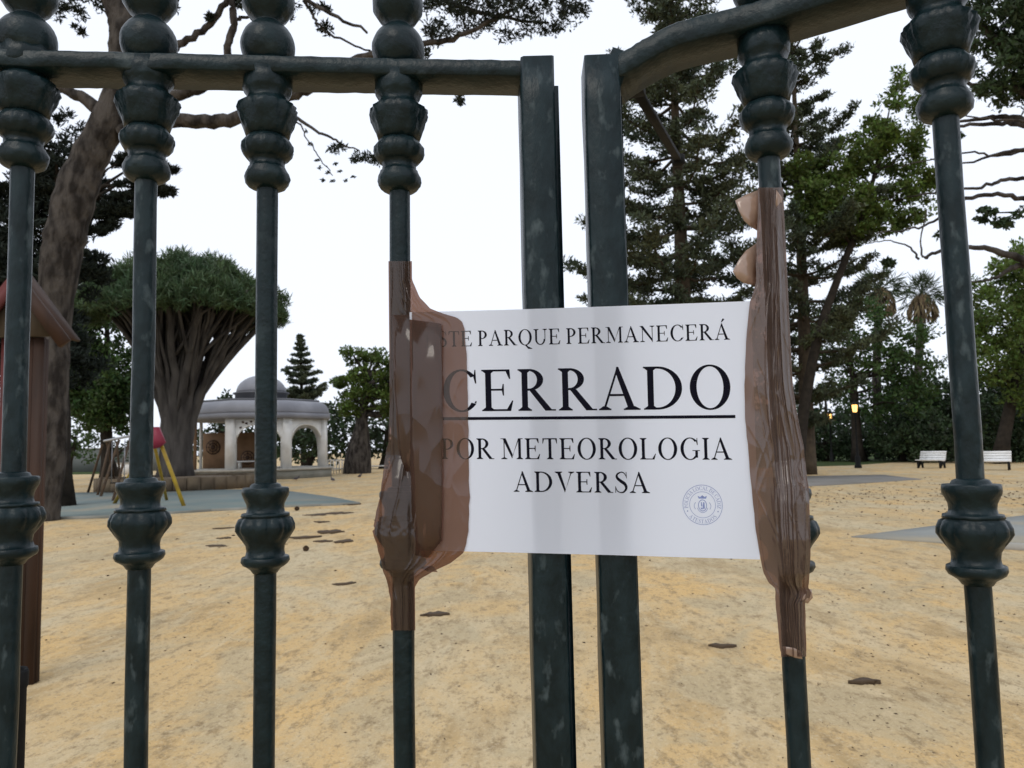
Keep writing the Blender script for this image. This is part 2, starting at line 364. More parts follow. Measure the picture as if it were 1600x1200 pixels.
def bar(root, px, Y, zcap, zcol, zball, worn=False):
    """one turned bar; px at photo row 600, Y its distance; heights of casting bottoms"""
    p = P(px, 600, Y); x, y = p[0], p[1]
    zs = np.linspace(.12, zball - .002, 30)
    pts = np.stack([np.full(30, x), np.full(30, y), zs], 1); pts[:, :2] += rng.normal(size=(30, 2)) * .0002
    b = MB().tube(pts, BR * (1 + rng.normal(size=30) * .012), 18).build('bar', 'iron_worn' if worn else 'iron', root, True)
    k = rng.uniform(0, 6)
    place('capital', ME_CAP, (x, y, zcap), b, k); place('collar', ME_COL, (x, y, zcol), b, k + 1); place('finial_ball', ME_BALL, (x, y, zball), b, k)
    return (x, y)
def H(px, py, Y): return P(px, py, Y)[2]
# left leaf: bars A-D in view, two more beyond the frame
LB = [(25, .665, 265, 882), (223, .678, 285, 888), (416, .688, 297, 895), (627, .695, 301, 899)]
gl = thing('iron_gate_leaf', 'dark green iron gate leaf with four visible turned bars, left of the paper notice', 'gate', (-.35, .68, 0), 'two leaves of the park gate')
XY_L = []
def railz(px, Y): return H(px, 71 + px * 20 / 860., Y - .026)      # top front edge of the left rail
for px, Y, c, k in LB:
    zr = railz(px, Y)
    XY_L.append(bar(gl, px, Y, H(px, c, Y), H(px, k, Y), zr - .006, worn=px < 300) + (zr,))
dx = (XY_L[0][0] - XY_L[1][0], XY_L[0][1] - XY_L[1][1])
for k in (1, 2):
    px = 25 + (dx[0] * k) / S(.665); Y = XY_L[0][1] + dx[1] * k
    XY_L.append(bar(gl, px, Y, H(25, 265, .665) + .004 * k, H(25, 882, .665) + .004 * k, railz(25, .665) - .006 + .004 * k) + (railz(25, .665) + .004 * k,))
def rail(root, name, pts, depth, h, mt='iron', seg=14, curved=False):
    """bar of flat section along pts (x,y,ztop), slightly lumpy with old paint"""
    pts = np.array(pts, float); p = smooth_path(pts, seg) if (len(pts) > 2 and curved) else np.vstack([pts[i] + (pts[i + 1] - pts[i]) * np.linspace(0, 1, seg, endpoint=i == len(pts) - 2)[:, None] for i in range(len(pts) - 1)]) if len(pts) > 2 else np.array([pts[0] + (pts[1] - pts[0]) * t for t in np.linspace(0, 1, seg * 3)])
    tg = np.gradient(p, axis=0); tg[:, 2] = 0; tg /= np.linalg.norm(tg, axis=1)[:, None]
    nrm = np.stack([-tg[:, 1], tg[:, 0], np.zeros(len(p))], 1)
    sec = []; r = .07
    for a, b in ((-.5, -1 + r), (-.5 + r * .4, -1), (.5 - r * .4, -1), (.5, -1 + r), (.5, -r), (.5 - r * .4, 0), (-.5 + r * .4, 0), (-.5, -r)):
        q = p + nrm * (a * depth) + np.array([0, 0, 1]) * (b * h); q = q + rng.normal(size=q.shape) * .00022; sec.append(q)
    v = np.stack(sec, 1); k, n = v.shape[:2]
    i = np.arange(k - 1)[:, None] * n; j = np.arange(n)[None]; j2 = (j + 1) % n
    qd = np.stack([i + j, i + j2, i + n + j2, i + n + j], -1).reshape(-1, 4)
    vv = np.vstack([v.reshape(-1, 3), v[0].mean(0), v[-1].mean(0)])
    tr = [[k * n, (t + 1) % n, t] for t in range(n)] + [[k * n + 1, (k - 1) * n + t, (k - 1) * n + (t + 1) % n] for t in range(n)]
    return MB().add(vv, qd, tr).build(name, mt, root)
s_l = P(848, 600, .689)
ends = sorted([(x, y, z) for x, y, z in XY_L])
stz = H(842, 90, .668)
rail(gl, 'top_rail', ends + [(s_l[0], s_l[1], stz - .002)], .042, .0150)
for zb in (.12,): rail(gl, 'bottom_rail', [(ends[0][0], ends[0][1], zb + .03), (s_l[0], s_l[1], zb + .03)], .04, .045)
def stile(root, c, w, d, ztop, rz, lip):
    """upright of rectangular section with bevelled, slightly uneven edges"""
    zs = np.linspace(.06, ztop, 46); sec = []; e = .0022
    loop = [(-w / 2 + e, -d / 2), (w / 2 - e, -d / 2), (w / 2, -d / 2 + e), (w / 2, d / 2 - e), (w / 2 - e, d / 2), (-w / 2 + e, d / 2), (-w / 2, d / 2 - e), (-w / 2, -d / 2 + e)]
    ca, sa = math.cos(rz), math.sin(rz); V = []
    for z in zs:
        for a, b in loop:
            V.append((c[0] + a * ca - b * sa + rng.normal() * .00025, c[1] + a * sa + b * ca + rng.normal() * .00025, z + (rng.normal() * .0006 if z == ztop else 0)))
    n = 8; k = len(zs); i = np.arange(k - 1)[:, None] * n; j = np.arange(n)[None]; j2 = (j + 1) % n
    q = np.stack([i + j, i + j2, i + n + j2, i + n + j], -1).reshape(-1, 4)
    V.append((c[0], c[1], .06)); V.append((c[0], c[1], ztop))
    t = [[k * n, (x + 1) % n, x] for x in range(n)] + [[k * n + 1, (k - 1) * n + x, (k - 1) * n + (x + 1) % n] for x in range(n)]
    o = MB().add(V, q, t).build('stile', 'iron_worn', root)
    if lip:
        lc = (c[0] + lip[0] * ca - lip[1] * sa, c[1] + lip[0] * sa + lip[1] * ca)
        R = [[ca, -sa, 0], [sa, ca, 0], [0, 0, 1]]
        MB().box((lc[0], lc[1], (.06 + ztop - .012) / 2), (lip[2], .008, ztop - .012 - .06), R).build('closing_strip', 'iron', o)
    return o
stile(gl, s_l, .0300, .050, stz, math.radians(3), (.0185, .012, .0075))
st0 = (ends[0][0] - .11, ends[0][1] - .007)
stile(gl, st0, .032, .045, ends[0][2], math.radians(4), None)
rail(gl, 'top_rail', [(st0[0], st0[1], ends[0][2] - .001), (ends[0][0] - .002, ends[0][1], ends[0][2] - .001)], .046, .014)
rail(gl, 'bottom_rail', [(st0[0], st0[1], .151), (ends[0][0] + .001, ends[0][1], .151)], .039, .044)
# drop bolt tube beside bar A and a lock plate on the bar
t0 = P(20, 1046, .73)
prof = [(20 * U, 0), (20 * U, t0[2] - .15), (22.5 * U, t0[2] - .147), (22.5 * U, t0[2] - .135), (20.5 * U, t0[2] - .132), (17 * U, t0[2] - .133), (16.5 * U, t0[2] - .15)]
MB().lathe(prof, (t0[0], t0[1], .132), 24).build('drop_bolt_tube', 'dull', gl, True)

# right leaf: two bars in view, swung towards the viewer
gr = thing('iron_gate_leaf', 'dark green iron gate leaf swung towards the viewer, right of the gap between the uprights', 'gate', (.25, .66, 0), 'two leaves of the park gate')
RB = [(1219, .650, 249, 905), (1506, .585, 187, 914)]
XY_R = []
for px, Y, c, k in RB:
    zc = P(px - 20 * (Y < .6) - 25, c, Y)[2]; zk = P(px, k, Y)[2]
    XY_R.append(bar(gr, px, Y, zc, zk, zc + 227 * U, worn=True) + (zc + 227 * U,))
d = np.array(XY_R[1][:2]) - np.array(XY_R[0][:2])
zR = XY_R[0][2]
for k in (1,):
    p = np.array(XY_R[1][:2]) + d * k
    pxx = 800 + p[0] / S(p[1]); bar(gr, pxx, p[1], XY_R[1][2] - 227 * U, XY_R[1][2] - 227 * U - .347, XY_R[1][2]); XY_R.append((p[0], p[1], XY_R[1][2]))
s_r = P(953, 600, .679)
szr = H(937, 88, .660)
e0 = P(960, 98, .683); e1 = P(985, 72, .678); e2 = P(1060, 50, .668)
p3 = np.array(XY_R[2][:2]) + d
rail(gr, 'top_rail', [(e0[0], e0[1], szr - .004), (e1[0], e1[1], szr + .004), (e2[0], e2[1], zR - .008)] + [(x, y, z - .0) for x, y, z in XY_R] + [(p3[0], p3[1], zR)], .050, .0215, curved=True)
rail(gr, 'bottom_rail', [(s_r[0], s_r[1], .15), (p3[0], p3[1], .15)], .04, .045)
stile(gr, s_r, .0315, .046, szr, math.radians(-1), (.0178, .014, .005))
stile(gr, p3, .032, .045, zR, math.radians(-24), None)
# bracket at the top of the stile and the stay rod running back from it
b0 = P(955, 88, .662); MB().box((b0[0] + .004, b0[1] + .012, b0[2] - .012), (.018, .03, .034), [[.94, 0, .34], [0, 1, 0], [-.34, 0, .94]]).build('corner_bracket', 'iron', gr)
ra = P(968, 96, .70); rb = P(1060, 250, 1.02)
st = MB().beam(ra, rb, .0095, .006).build('stay_rod', 'dull', gr)
ra2 = ra + (rb - ra) * .16; ra3 = ra + (rb - ra) * .24
MB().beam(ra2, ra3, .016, .011).build('clamp', 'dull', st)
MB().lathe([(.004, 0), (.009, .002), (.009, .014), (.004, .016)], rb - np.array([0, 0, .008]), 12).build('rod_end', 'dull', st)

# ------------------------------------------------------------------ the paper notice
TL, TR, BL, BRc = P(640, 488, .675), P(1174, 470, .631), P(648, 860, .675), P(1187, 874, .631)
def paper_pt(u, v, off=0.0):
    """u 0..1 across, v 0..1 down; off towards the viewer"""
    p = (TL * (1 - u) + TR * u) * (1 - v) + (BL * (1 - u) + BRc * u) * v
    y = .0040 * math.sin(math.pi * u) + .0007 * math.sin(7 * u + 3 * v) + .0012 * (v - .5) * math.sin(5 * u + .6)
    y -= .0016 * max(0, (v - .8) / .2) ** 2 * min(1, max(0, (u - .25) / .2)) * min(1, max(0, (.95 - u) / .2))
    return np.array([p[0], p[1] + y - off, p[2]])
nu, nv = 80, 56
pn_loc = paper_pt(.5, 1)
mb = MB().grid([[paper_pt(u, v) for u in np.linspace(0, 1, nu)] for v in np.linspace(0, 1, nv)])
pn = mb.build('paper_notice', 'paper', smooth=True, loc=pn_loc)
tag(pn, 'white printed paper notice reading CERRADO taped across the gap between the gate leaves', 'notice')

# serif capitals as polygons, cap height 1
T_, t_, sf = .148, .050, .034
def rect(a, b, c, d): return [(a, b), (c, b), (c, d), (a, d)]
def serif(x0, x1, y, dirn, st0, st1):     # slab plus bracket
    h = sf * dirn; k = .055 * dirn
    return [rect(x0, min(y, y + h), x1, max(y, y + h)), [(x0 + .02, y + h), (x1 - .02, y + h), (st1, y + h + k), (st0, y + h + k)]]
def stem(x, wd=T_, bot=True, top=True, e=.095):
    r = [rect(x, 0, x + wd, 1)]
    if bot: r += serif(x - e, x + wd + e, 0, 1, x, x + wd)
    if top: r += serif(x - e, x + wd + e, 1, -1, x, x + wd)
    return r
def arc(cx, cy, rx, ry, tx, ty, a0, a1, n=26):
    A = np.radians(np.linspace(a0, a1, n)); r = []
    for a, b in zip(A[:-1], A[1:]):
        def o(t): return (cx + rx * math.cos(t), cy + ry * math.sin(t))
        def i(t): return (cx + (rx - tx) * math.cos(t), cy + (ry - ty) * math.sin(t))
        r.append([o(a), o(b), i(b), i(a)])
    return r
def stroke(pts, ws, n=7):
    p = smooth_path([(x, y, ww) for (x, y), ww in zip(pts, ws)], n); tg = np.gradient(p[:, :2], axis=0); tg /= np.linalg.norm(tg, axis=1)[:, None]
    nm = np.stack([-tg[:, 1], tg[:, 0]], 1) * p[:, 2:3] / 2; a = p[:, :2] + nm; b = p[:, :2] - nm
    return [[tuple(a[i]), tuple(a[i + 1]), tuple(b[i + 1]), tuple(b[i])] for i in range(len(p) - 1)]
def bowl(x, y0, y1, rx):
    return arc(x, (y0 + y1) / 2, rx, (y1 - y0) / 2, T_ * 1.05, t_, -90, 90) + [rect(.2, y1 - t_, x, y1), rect(.2, y0, x, y0 + t_)]
def gA(acc=False):
    r = [[(.10, .0), (.155, .0), (.475, .93), (.45, 1.0)], [(.44, 1.01), (.49, 1.01), (.885, .0), (.72, .0), (.42, .88)], rect(.225, .325, .66, .325 + t_)]
    r += serif(.0, .30, 0, 1, .10, .18) + serif(.60, 1.0, 0, 1, .72, .87)
    if acc: r.append([(.43, 1.07), (.48, 1.07), (.66, 1.24), (.60, 1.30), (.53, 1.29)])
    return r, 1.0
def gE():
    r = stem(.12) + [rect(.2, 1 - .045, .74, 1), [(.70, 1), (.74, 1), (.755, .77), (.725, .77), (.64, .955)], rect(.25, .49, .56, .535), [(.53, .51), (.56, .65), (.59, .65), (.59, .37), (.56, .37)],
                     rect(.2, 0, .76, .045), [(.66, .045), (.76, 0), (.82, .25), (.79, .25)]]
    return r, .86
def gT(): return stem(.345, top=False) + [rect(.04, .95, .785, 1), [(.04, 1), (.12, .95), (.06, .75), (.03, .75)], [(.785, 1), (.705, .95), (.765, .75), (.795, .75)]], .83
def gP(): return stem(.12) + bowl(.30, .45, 1, .37), .74
def gR(): return stem(.12) + bowl(.30, .48, 1, .36) + [[(.30, .50), (.46, .50), (.86, .03), (.70, .0)], rect(.70, 0, .96, sf)], .95
def gD(): return stem(.12) + bowl(.36, 0, 1, .58), 1.02
def gO(): return arc(.51, .5, .47, .52, T_ * 1.08, .042, 0, 360, 48), 1.03
def gQ(): return gO()[0] + [[(.48, .0), (.60, .03), (.78, -.17), (1.0, -.22), (1.0, -.25), (.72, -.25)]], 1.03
def gC(): return arc(.52, .5, .47, .52, T_ * 1.08, .045, 42, 322, 40) + [[(.86, 1.0), (.885, 1.0), (.90, .67), (.87, .67), (.83, .82)], [(.84, .20), (.89, .19), (.90, .24), (.88, .25)]], .95
def gG(): return arc(.52, .5, .47, .52, T_ * 1.08, .045, 42, 318, 40) + [[(.86, 1.0), (.885, 1.0), (.90, .67), (.87, .67), (.83, .82)], rect(.77, .09, .90, .42), rect(.64, .40, 1.0, .434)], 1.02
def gI(): return stem(.13), .40
def gL(): return stem(.12) + [rect(.2, 0, .74, .045), [(.64, .045), (.74, 0), (.82, .27), (.79, .27)]], .84
def gU(): return [rect(.13, .33, .265, 1)] + serif(.02, .38, 1, -1, .13, .265) + [rect(.79, .33, .838, 1)] + serif(.66, .97, 1, -1, .79, .838) + arc(.484, .36, .354, .375, .12, .06, 180, 360, 26), 1.0
def gM(): return [rect(.16, 0, .205, .95), [(.10, 1), (.27, 1), (.63, .22), (.60, .02)], [(.60, .02), (.65, .22), (.99, 1), (.93, 1)], rect(.93, 0, 1.065, 1)] + serif(.02, .34, 0, 1, .16, .205) + serif(.83, 1.17, 0, 1, .93, 1.065) + [rect(.0, 1 - sf, .22, 1), rect(.98, 1 - sf, 1.17, 1)], 1.19
def gN(): return [rect(.16, 0, .205, .95), [(.02, 1), (.22, 1), (.86, .16), (.86, -.02)], rect(.815, .0, .86, 1)] + serif(.02, .34, 0, 1, .16, .205) + serif(.67, 1.0, 1, -1, .815, .86) + [rect(.0, 1 - sf, .2, 1)], 1.02
def gV(): return [[(.10, 1), (.27, 1), (.55, .14), (.50, -.02)], [(.50, -.02), (.53, .08), (.87, 1), (.82, 1)]] + serif(.0, .38, 1, -1, .10, .26) + serif(.69, 1.0, 1, -1, .82, .87), 1.0
def gS(): return stroke([(.62, .78), (.50, .955), (.34, .985), (.17, .88), (.16, .73), (.33, .57), (.53, .43), (.61, .24), (.50, .06), (.33, .015), (.16, .09), (.08, .27)], [.03, .045, .05, .09, .12, .15, .15, .12, .08, .05, .045, .03]) + [[(.60, 1.0), (.63, 1.0), (.645, .70), (.615, .70)], [(.06, .0), (.09, .0), (.09, .31), (.06, .31)]], .72
def gZ(): return [rect(.06, .95, .76, 1), [(.58, .96), (.76, .96), (.24, .04), (.05, .04)], rect(.04, 0, .78, .05), [(.06, 1), (.12, .95), (.07, .76), (.04, .76)], [(.78, .0), (.70, .05), (.79, .25), (.82, .25)]], .83
GL = {'A': gA(), 'Á': gA(True), 'E': gE(), 'T': gT(), 'P': gP(), 'R': gR(), 'D': gD(), 'O': gO(), 'Q': gQ(), 'C': gC(), 'G': gG(), 'I': gI(), 'L': gL(), 'U': gU(), 'M': gM(), 'N': gN(), 'V': gV(), 'S': gS(), 'Z': gZ()}
PW, PH = .297, .210
def polys_mesh(polys, to3d):
    mb = MB()
    for k, p in enumerate(polys):
        v = [to3d(x, y, .00010 + .00003 * (k % 6)) for x, y in p]
        n = len(v)
        if n == 4: mb.add(v, [[0, 1, 2, 3]])
        else: mb.add(v, None, [[0, i, i + 1] for i in range(1, n - 1)])
    return mb
def text_width(s, gap=.06):
    return sum((.30 if c == ' ' else GL[c][1] + gap) for c in s) - gap
def text_polys(s, u0, u1, vb, cap):
    """line of capitals from u0 to u1 on the sheet, baseline v, cap height (fractions of the sheet)"""
    sx = (u1 - u0) / text_width(s); x = u0; polys = []
    for c in s:
        if c == ' ': x += .30 * sx; continue
        g, wd = GL[c]
        for p in g: polys.append([(x + a * sx, vb - b * cap) for a, b in p])
        x += (wd + .06) * sx
    return polys
def on_paper(u, v, off): return paper_pt(u, v, off)
def px2u(px, py):   # photo pixel -> fraction across the sheet (search along the sheet's row)
    best = min(np.linspace(0, 1, 400), key=lambda u: abs(proj(paper_pt(u, .5))[0] + (py - 670) * 0.022 - px)); return best
def proj(p):
    d = np.array(p) - [0, 0, CAMH]; z = d @ fw; return 800 + F * (d @ rt) / z, 600 - F * (d @ up) / z
def vat(px, py):
    u = px2u(px, py); return min(np.linspace(0, 1, 400), key=lambda v: abs(proj(paper_pt(u, v))[1] - py))
def line(s, xl, xr, ybase, ycap_top, xm):
    vb = vat(xm, ybase); vt = vat(xm, ycap_top)
    polys = text_polys(s, px2u(xl, ybase), px2u(xr, ybase), vb, vb - vt)
    return polys_mesh(polys, on_paper).build('printed_line', 'ink', pn)
line('ESTE PARQUE PERMANECERÁ', 664, 1142, 537, 512, 905)
line('CERRADO', 690, 1146, 641, 575.5, 905)
line('POR METEOROLOGIA', 690, 1143, 717.5, 685, 905)
line('ADVERSA', 803, 1015, 769, 737, 905)
ua, ub, vc = px2u(688, 655), px2u(1149, 652), vat(905, 653)
us = np.linspace(ua, ub, 50)
polys_mesh([[(a, vc - .0062), (b, vc - .0062), (b, vc + .0062), (a, vc + .0062)] for a, b in zip(us[:-1], us[1:])], on_paper).build('underline', 'ink', pn)
# the round stamp
cu, cv = px2u(1097, 789), vat(1097, 789); rs = .0163
def st3(x, y, off): return paper_pt(cu + x / PW, cv - y / PH, off)
sp = arc(0, 0, rs, rs, .00042, .00042, 0, 360, 60) + arc(0, 0, rs * .66, rs * .66, .00036, .00036, 0, 360, 50)
def round_text(s, r, a_mid, span, cap, inward):
    W = text_width(s, .12); x = 0; out = []
    for c in s:
        if c == ' ': x += .30; continue
        g, wd = GL[c]; xc = x + wd / 2
        ang = a_mid + (-(xc / W - .5) * span if not inward else (xc / W - .5) * span); A = math.radians(ang)
        sc_ = math.radians(span) * r / W
        for p in g:
            q = []
            for a, b in p:
                lx, ly = (a - wd / 2) * sc_, (b - .5) * cap
                er = (math.cos(A), math.sin(A)); et = (math.sin(A), -math.cos(A)) if not inward else (-math.sin(A), math.cos(A))
                k = 1 if not inward else -1
                q.append((er[0] * (r + k * ly) + et[0] * lx, er[1] * (r + k * ly) + et[1] * lx))
            out.append(q)
        x += wd + .12
    return out
sp += round_text('POLICIA LOCAL DE CADIZ', rs * .83, 90, 205, rs * .19, False)
sp += round_text('ATESTADOS', rs * .83, 270, 100, rs * .19, True)
for a in (203, 337): sp += arc(rs * .83 * math.cos(math.radians(a)), rs * .83 * math.sin(math.radians(a)), .0006, .0006, .0005, .0005, 0, 360, 8)
# crest: oval shield with crown and mantling
sp += arc(0, -.0005, .0036, .0048, .0006, .0006, 0, 360, 30) + arc(0, -.0005, .0047, .0060, .0004, .0004, 200, 340, 20) + arc(-.0012, -.001, .0058, .0048, .0004, .0004, 140, 215, 10) + arc(.0012, -.001, .0058, .0048, .0004, .0004, -35, 40, 10)
sp += [[(-.0030, .0050), (.0030, .0050), (.0038, .0072), (.0018, .0063), (0, .0078), (-.0018, .0063), (-.0038, .0072)]]
sp += [[(-.0014, .002), (-.0006, .0022), (-.0002, -.0012), (-.0012, -.0014)], [(.0006, .0022), (.0016, .0020), (.0018, -.0030), (.0004, -.0034), (.0001, -.001)], [(-.0018, -.0024), (.0, -.0022), (.0002, -.0036), (-.0012, -.0036)]]
polys_mesh(sp, st3).build('round_stamp', 'stamp', pn)

# ------------------------------------------------------------------ the brown tape
def ridges(a, b, seed, n=9, fx=(2, 9), fy=(.3, 2.5), p=5):
    r = np.random.default_rng(seed); z = np.zeros_like(a)
    for _ in range(n):
        k = r.uniform(*fx); l = r.uniform(*fy) * r.choice([-1, 1]); ph = r.uniform(0, 6.28)
        z += r.uniform(.4, 1) * (1 - np.abs(np.sin(k * a + l * b + ph + .6 * np.sin(2 * b + ph)))) ** p
    return z / n * 2.2
def pleats(T, B, seed, n, wd=(.02, .07), dr=.10):
    r = np.random.default_rng(seed); z = np.zeros_like(T)
    for _ in range(n):
        c = r.uniform(.08, .92) + dr * r.uniform(.3, 1) * np.sin(B * r.uniform(.25, .9) + r.uniform(0, 6.28)); w_ = r.uniform(*wd)
        d = (T - c) / w_ * r.choice([-1, 1]); g_ = np.where(d < 0, np.exp(-(d * 3.2) ** 2), np.exp(-np.abs(d)))
        z += r.uniform(.3, 1) * g_ * np.clip(.55 + .6 * np.sin(B * r.uniform(.4, 1.3) + r.uniform(0, 6.28)), 0, 1)
    return z
def interp_rows(rows, ys):
    rows = np.array(rows, float); return [np.interp(ys, rows[:, 0], rows[:, i]) for i in range(1, rows.shape[1])]
def coll_r(dy):     # collar radius (px) at dy above the collar's bottom
    return float(np.interp(dy, [-50, -14, 8, 60, 120, 150, 185], [16.3, 17, 33, 42, 37, 30, 16.3]))
def sleeve(name, rows, barx, Yb, col_bottom, sheet, side, seed, mt, parent=None, loc=None, amp=.0024, NR=220, NC=120):
    """closed wrap: front skin over bar and sheet, back skin behind; rows (py, x left, x right)"""
    ys = np.linspace(rows[0][0], rows[-1][0], NR); xl, xr = interp_rows(rows, ys)
    rr = np.random.default_rng(seed); k = np.cumsum(rr.normal(size=NR)) ; k -= np.linspace(k[0], k[-1], NR)
    xl = xl + .5 * np.interp(np.arange(NR), np.arange(0, NR, 4), rr.normal(size=len(range(0, NR, 4)))); xr = xr + .4 * np.interp(np.arange(NR), np.arange(0, NR, 5), rr.normal(size=len(range(0, NR, 5))))
    sx = S(Yb); loop = []; b0_ = P(barx, 600, Yb); zz = np.linspace(b0_[2] - .5, b0_[2] + .5, 60); pj = np.array([proj((b0_[0], b0_[1], q)) for q in zz])
    def bar_px(y): return float(np.interp(-y, -pj[:, 1], pj[:, 0]))
    tt = np.linspace(0, 1, NC); tt = tt - .10 * np.sin(2 * math.pi * tt) / 2
    A, B = np.meshgrid(tt * 6, (ys - ys[0]) / 90.)
    T2 = np.repeat(tt[None], NR, 0); wf = pleats(T2, B, seed, 11) * amp + ridges(A, B, seed + 9, 4, (.4, 1.2), (.6, 1.6), 16) * amp * .35; wb = pleats(T2, B, seed + 5, 6) * amp * .6
    edge = np.clip(np.minimum(tt, 1 - tt) / .06, 0, 1)
    for i, y in enumerate(ys):
        bx = bar_px(y)
        R = max(16.3, float(coll_r(col_bottom - y))) * U * (1.02 if coll_r(col_bottom - y) < 17 else 1.12) + .0008
        rp = (BR + .0012) / sx; a_, b_ = min(xl[i], bx - rp), max(xr[i], bx + rp)
        px = a_ + (b_ - a_) * tt
        dxm = np.abs(px - bx) * sx
        hf = np.sqrt(np.maximum(R * R - dxm ** 2, 0)); Yc = Yb - (px - bx) * sx * ((bx - 800) / math.hypot(F, bx - 800))
        # taut skin: tangent fall-off outside the bar
        hf = np.maximum(hf, np.maximum(0, (R * .9) * (1 - (dxm / (R * 2.2)))) * (dxm < R * 2.2))
        if sheet is not None:
            Ys = sheet(px); far = np.clip(((px - bx) * side - 6) / 13, 0, 1); far = far * far * (3 - 2 * far)
            Yf = (Yc - hf) * (1 - far) + np.minimum(Ys - .0012, 9) * far; Yk = (Yc + hf) * (1 - far) + (Ys + .0014) * far
        else:
            Yf = Yb - hf; Yk = Yb + hf
        mid = (Yf + Yk) / 2
        Yf = Yf - wf[i] * edge; Yk = Yk + wb[i] * edge
        fr = [P(a, y, b) for a, b in zip(px, Yf)]; bk = [P(a, y, b) for a, b in zip(px[::-1], Yk[::-1])]
        loop.append(fr + bk[1:-1])
    v = np.array(loop); k, n = v.shape[:2]
    i = np.arange(k - 1)[:, None] * n; j = np.arange(n)[None]; j2 = (j + 1) % n
    q = np.stack([i + j, i + j2, i + n + j2, i + n + j], -1).reshape(-1, 4)
    return MB().add(v.reshape(-1, 3), q).build(name, mt, parent, True, loc)
def sheetY(px):
    u = np.clip((px - 645) / 535., 0, 1); return .675 + (.631 - .675) * u + .004 * np.sin(np.pi * u)
def sheetYr(px):    # the paper's right margin runs under the right tape
    return sheetY(np.minimum(px, 1186))
RL = [(408, 611, 640), (425, 610.5, 641), (440, 610, 645), (465, 611, 656), (482, 611, 672), (491, 611.5, 695), (496, 612, 714), (503, 612, 722), (515, 612, 726), (560, 611.5, 729), (620, 610.5, 731), (690, 606, 732),
      (720, 600.5, 732.5), (765, 595, 733), (800, 588, 733), (822, 583, 732), (826, 586, 732), (829, 581.5, 732), (850, 588, 729), (864, 592, 724), (880, 596, 704), (893, 599, 676), (905, 603, 656), (918, 607, 648), (940, 610.5, 646), (985, 611, 645.5)]
tl_ = thing('packing_tape', 'shiny brown packing tape binding the paper to the left bar, letters showing through', 'tape', P(627, 985, .695), 'brown tapes holding the notice')
sleeve('wrap', RL, 627, .695, 899, sheetY, 1, 11, 'tape', tl_)
RRw = [(293, 1186, 1216), (300, 1184, 1221), (330, 1184, 1222), (380, 1182, 1222), (440, 1181, 1223), (455, 1177, 1224), (470, 1172, 1225), (520, 1167, 1230), (560, 1165, 1235), (600, 1163.5, 1239), (640, 1163, 1244), (700, 1168, 1256), (760, 1174, 1263),
       (800, 1178, 1265), (830, 1182, 1266), (870, 1188, 1266), (895, 1193, 1265), (912, 1203, 1264), (918, 1210, 1263), (925, 1211, 1268), (935, 1211, 1266), (942, 1212, 1259), (980, 1215, 1259), (1005, 1217.5, 1260), (1018, 1219, 1260), (1026, 1234, 1258)]
tr_ = thing('packing_tape', 'long twisted brown packing tape around the right bar beside the paper', 'tape', P(1240, 1026, .65), 'brown tapes holding the notice')
sleeve('wrap', RRw, 1219, .650, 905, sheetYr, -1, 23, 'tape_twist', tr_, amp=.0042)
def flap(pix, parent, bow):
    """free end of tape: a curled patch with its own thickness"""
    pts = np.array(pix, float); c = pts[:, :2].mean(0); mb = MB(); n = len(pts)
    ring = [P(x, y, Y) for x, y, Y in pts]; ce = P(c[0], c[1], pts[:, 2].mean() - bow)
    mid = [(np.array(a) + ce) / 2 + np.array([0, -bow * .35, 0]) for a in ring]
    v = ring + mid + [ce]; v = v + [np.array(p) + [0, .0005, 0] for p in v]; k = 2 * n + 1
    q = [[i, (i + 1) % n, n + (i + 1) % n, n + i] for i in range(n)]; t = [[n + i, n + (i + 1) % n, 2 * n] for i in range(n)]
    q2 = [[k + x for x in f[::-1]] for f in q]; t2 = [[k + x for x in f[::-1]] for f in t]
    q3 = [[i, k + i, k + (i + 1) % n, (i + 1) % n] for i in range(n)]
    return mb.add(v, q + q2 + q3, t + t2).build('loose_end', 'tape_flap', parent, False)
flap([(1187, 296, .640), (1168, 303, .638), (1149, 313, .636), (1155, 330, .634), (1163, 345, .634), (1173, 354, .636), (1183, 360, .640), (1190, 330, .638)], tr_, .0012)
flap([(1182, 380, .640), (1166, 391, .636), (1155, 405, .632), (1145, 424, .631), (1152, 435, .632), (1162, 442, .634), (1182, 447, .640), (1184, 412, .641)], tr_, .002)
flap([(1213, 297, .636), (1222, 308, .640), (1226, 326, .648), (1219, 337, .645), (1212, 320, .637)], tr_, .001)
flap([(1250, 918, .642), (1268, 921, .644), (1270, 934, .645), (1262, 943, .642), (1250, 938, .640)], tr_, .002)
flap([(1224, 1010, .638), (1240, 1012, .637), (1252, 1018, .638), (1254, 1030, .639), (1243, 1028, .638), (1228, 1022, .638)], tr_, .0006)
flap([(655, 886, .684), (676, 884, .680), (684, 894, .679), (668, 893, .681)], tl_, .0006)
flap([(612, 492, .682), (650, 492, .678), (652, 560, .676), (650, 700, .676), (640, 760, .678), (622, 700, .680), (613, 560, .682)], tl_, .0004).data.materials[0] = M['tape']
flap([(640, 499, .6725), (672, 503, .6690), (690, 506, .6675), (692, 620, .6675), (691, 760, .6675), (690, 845, .6672), (668, 872, .6690), (645, 866, .6725), (641, 700, .6725)], tl_, .0001).data.materials[0] = M['tape']

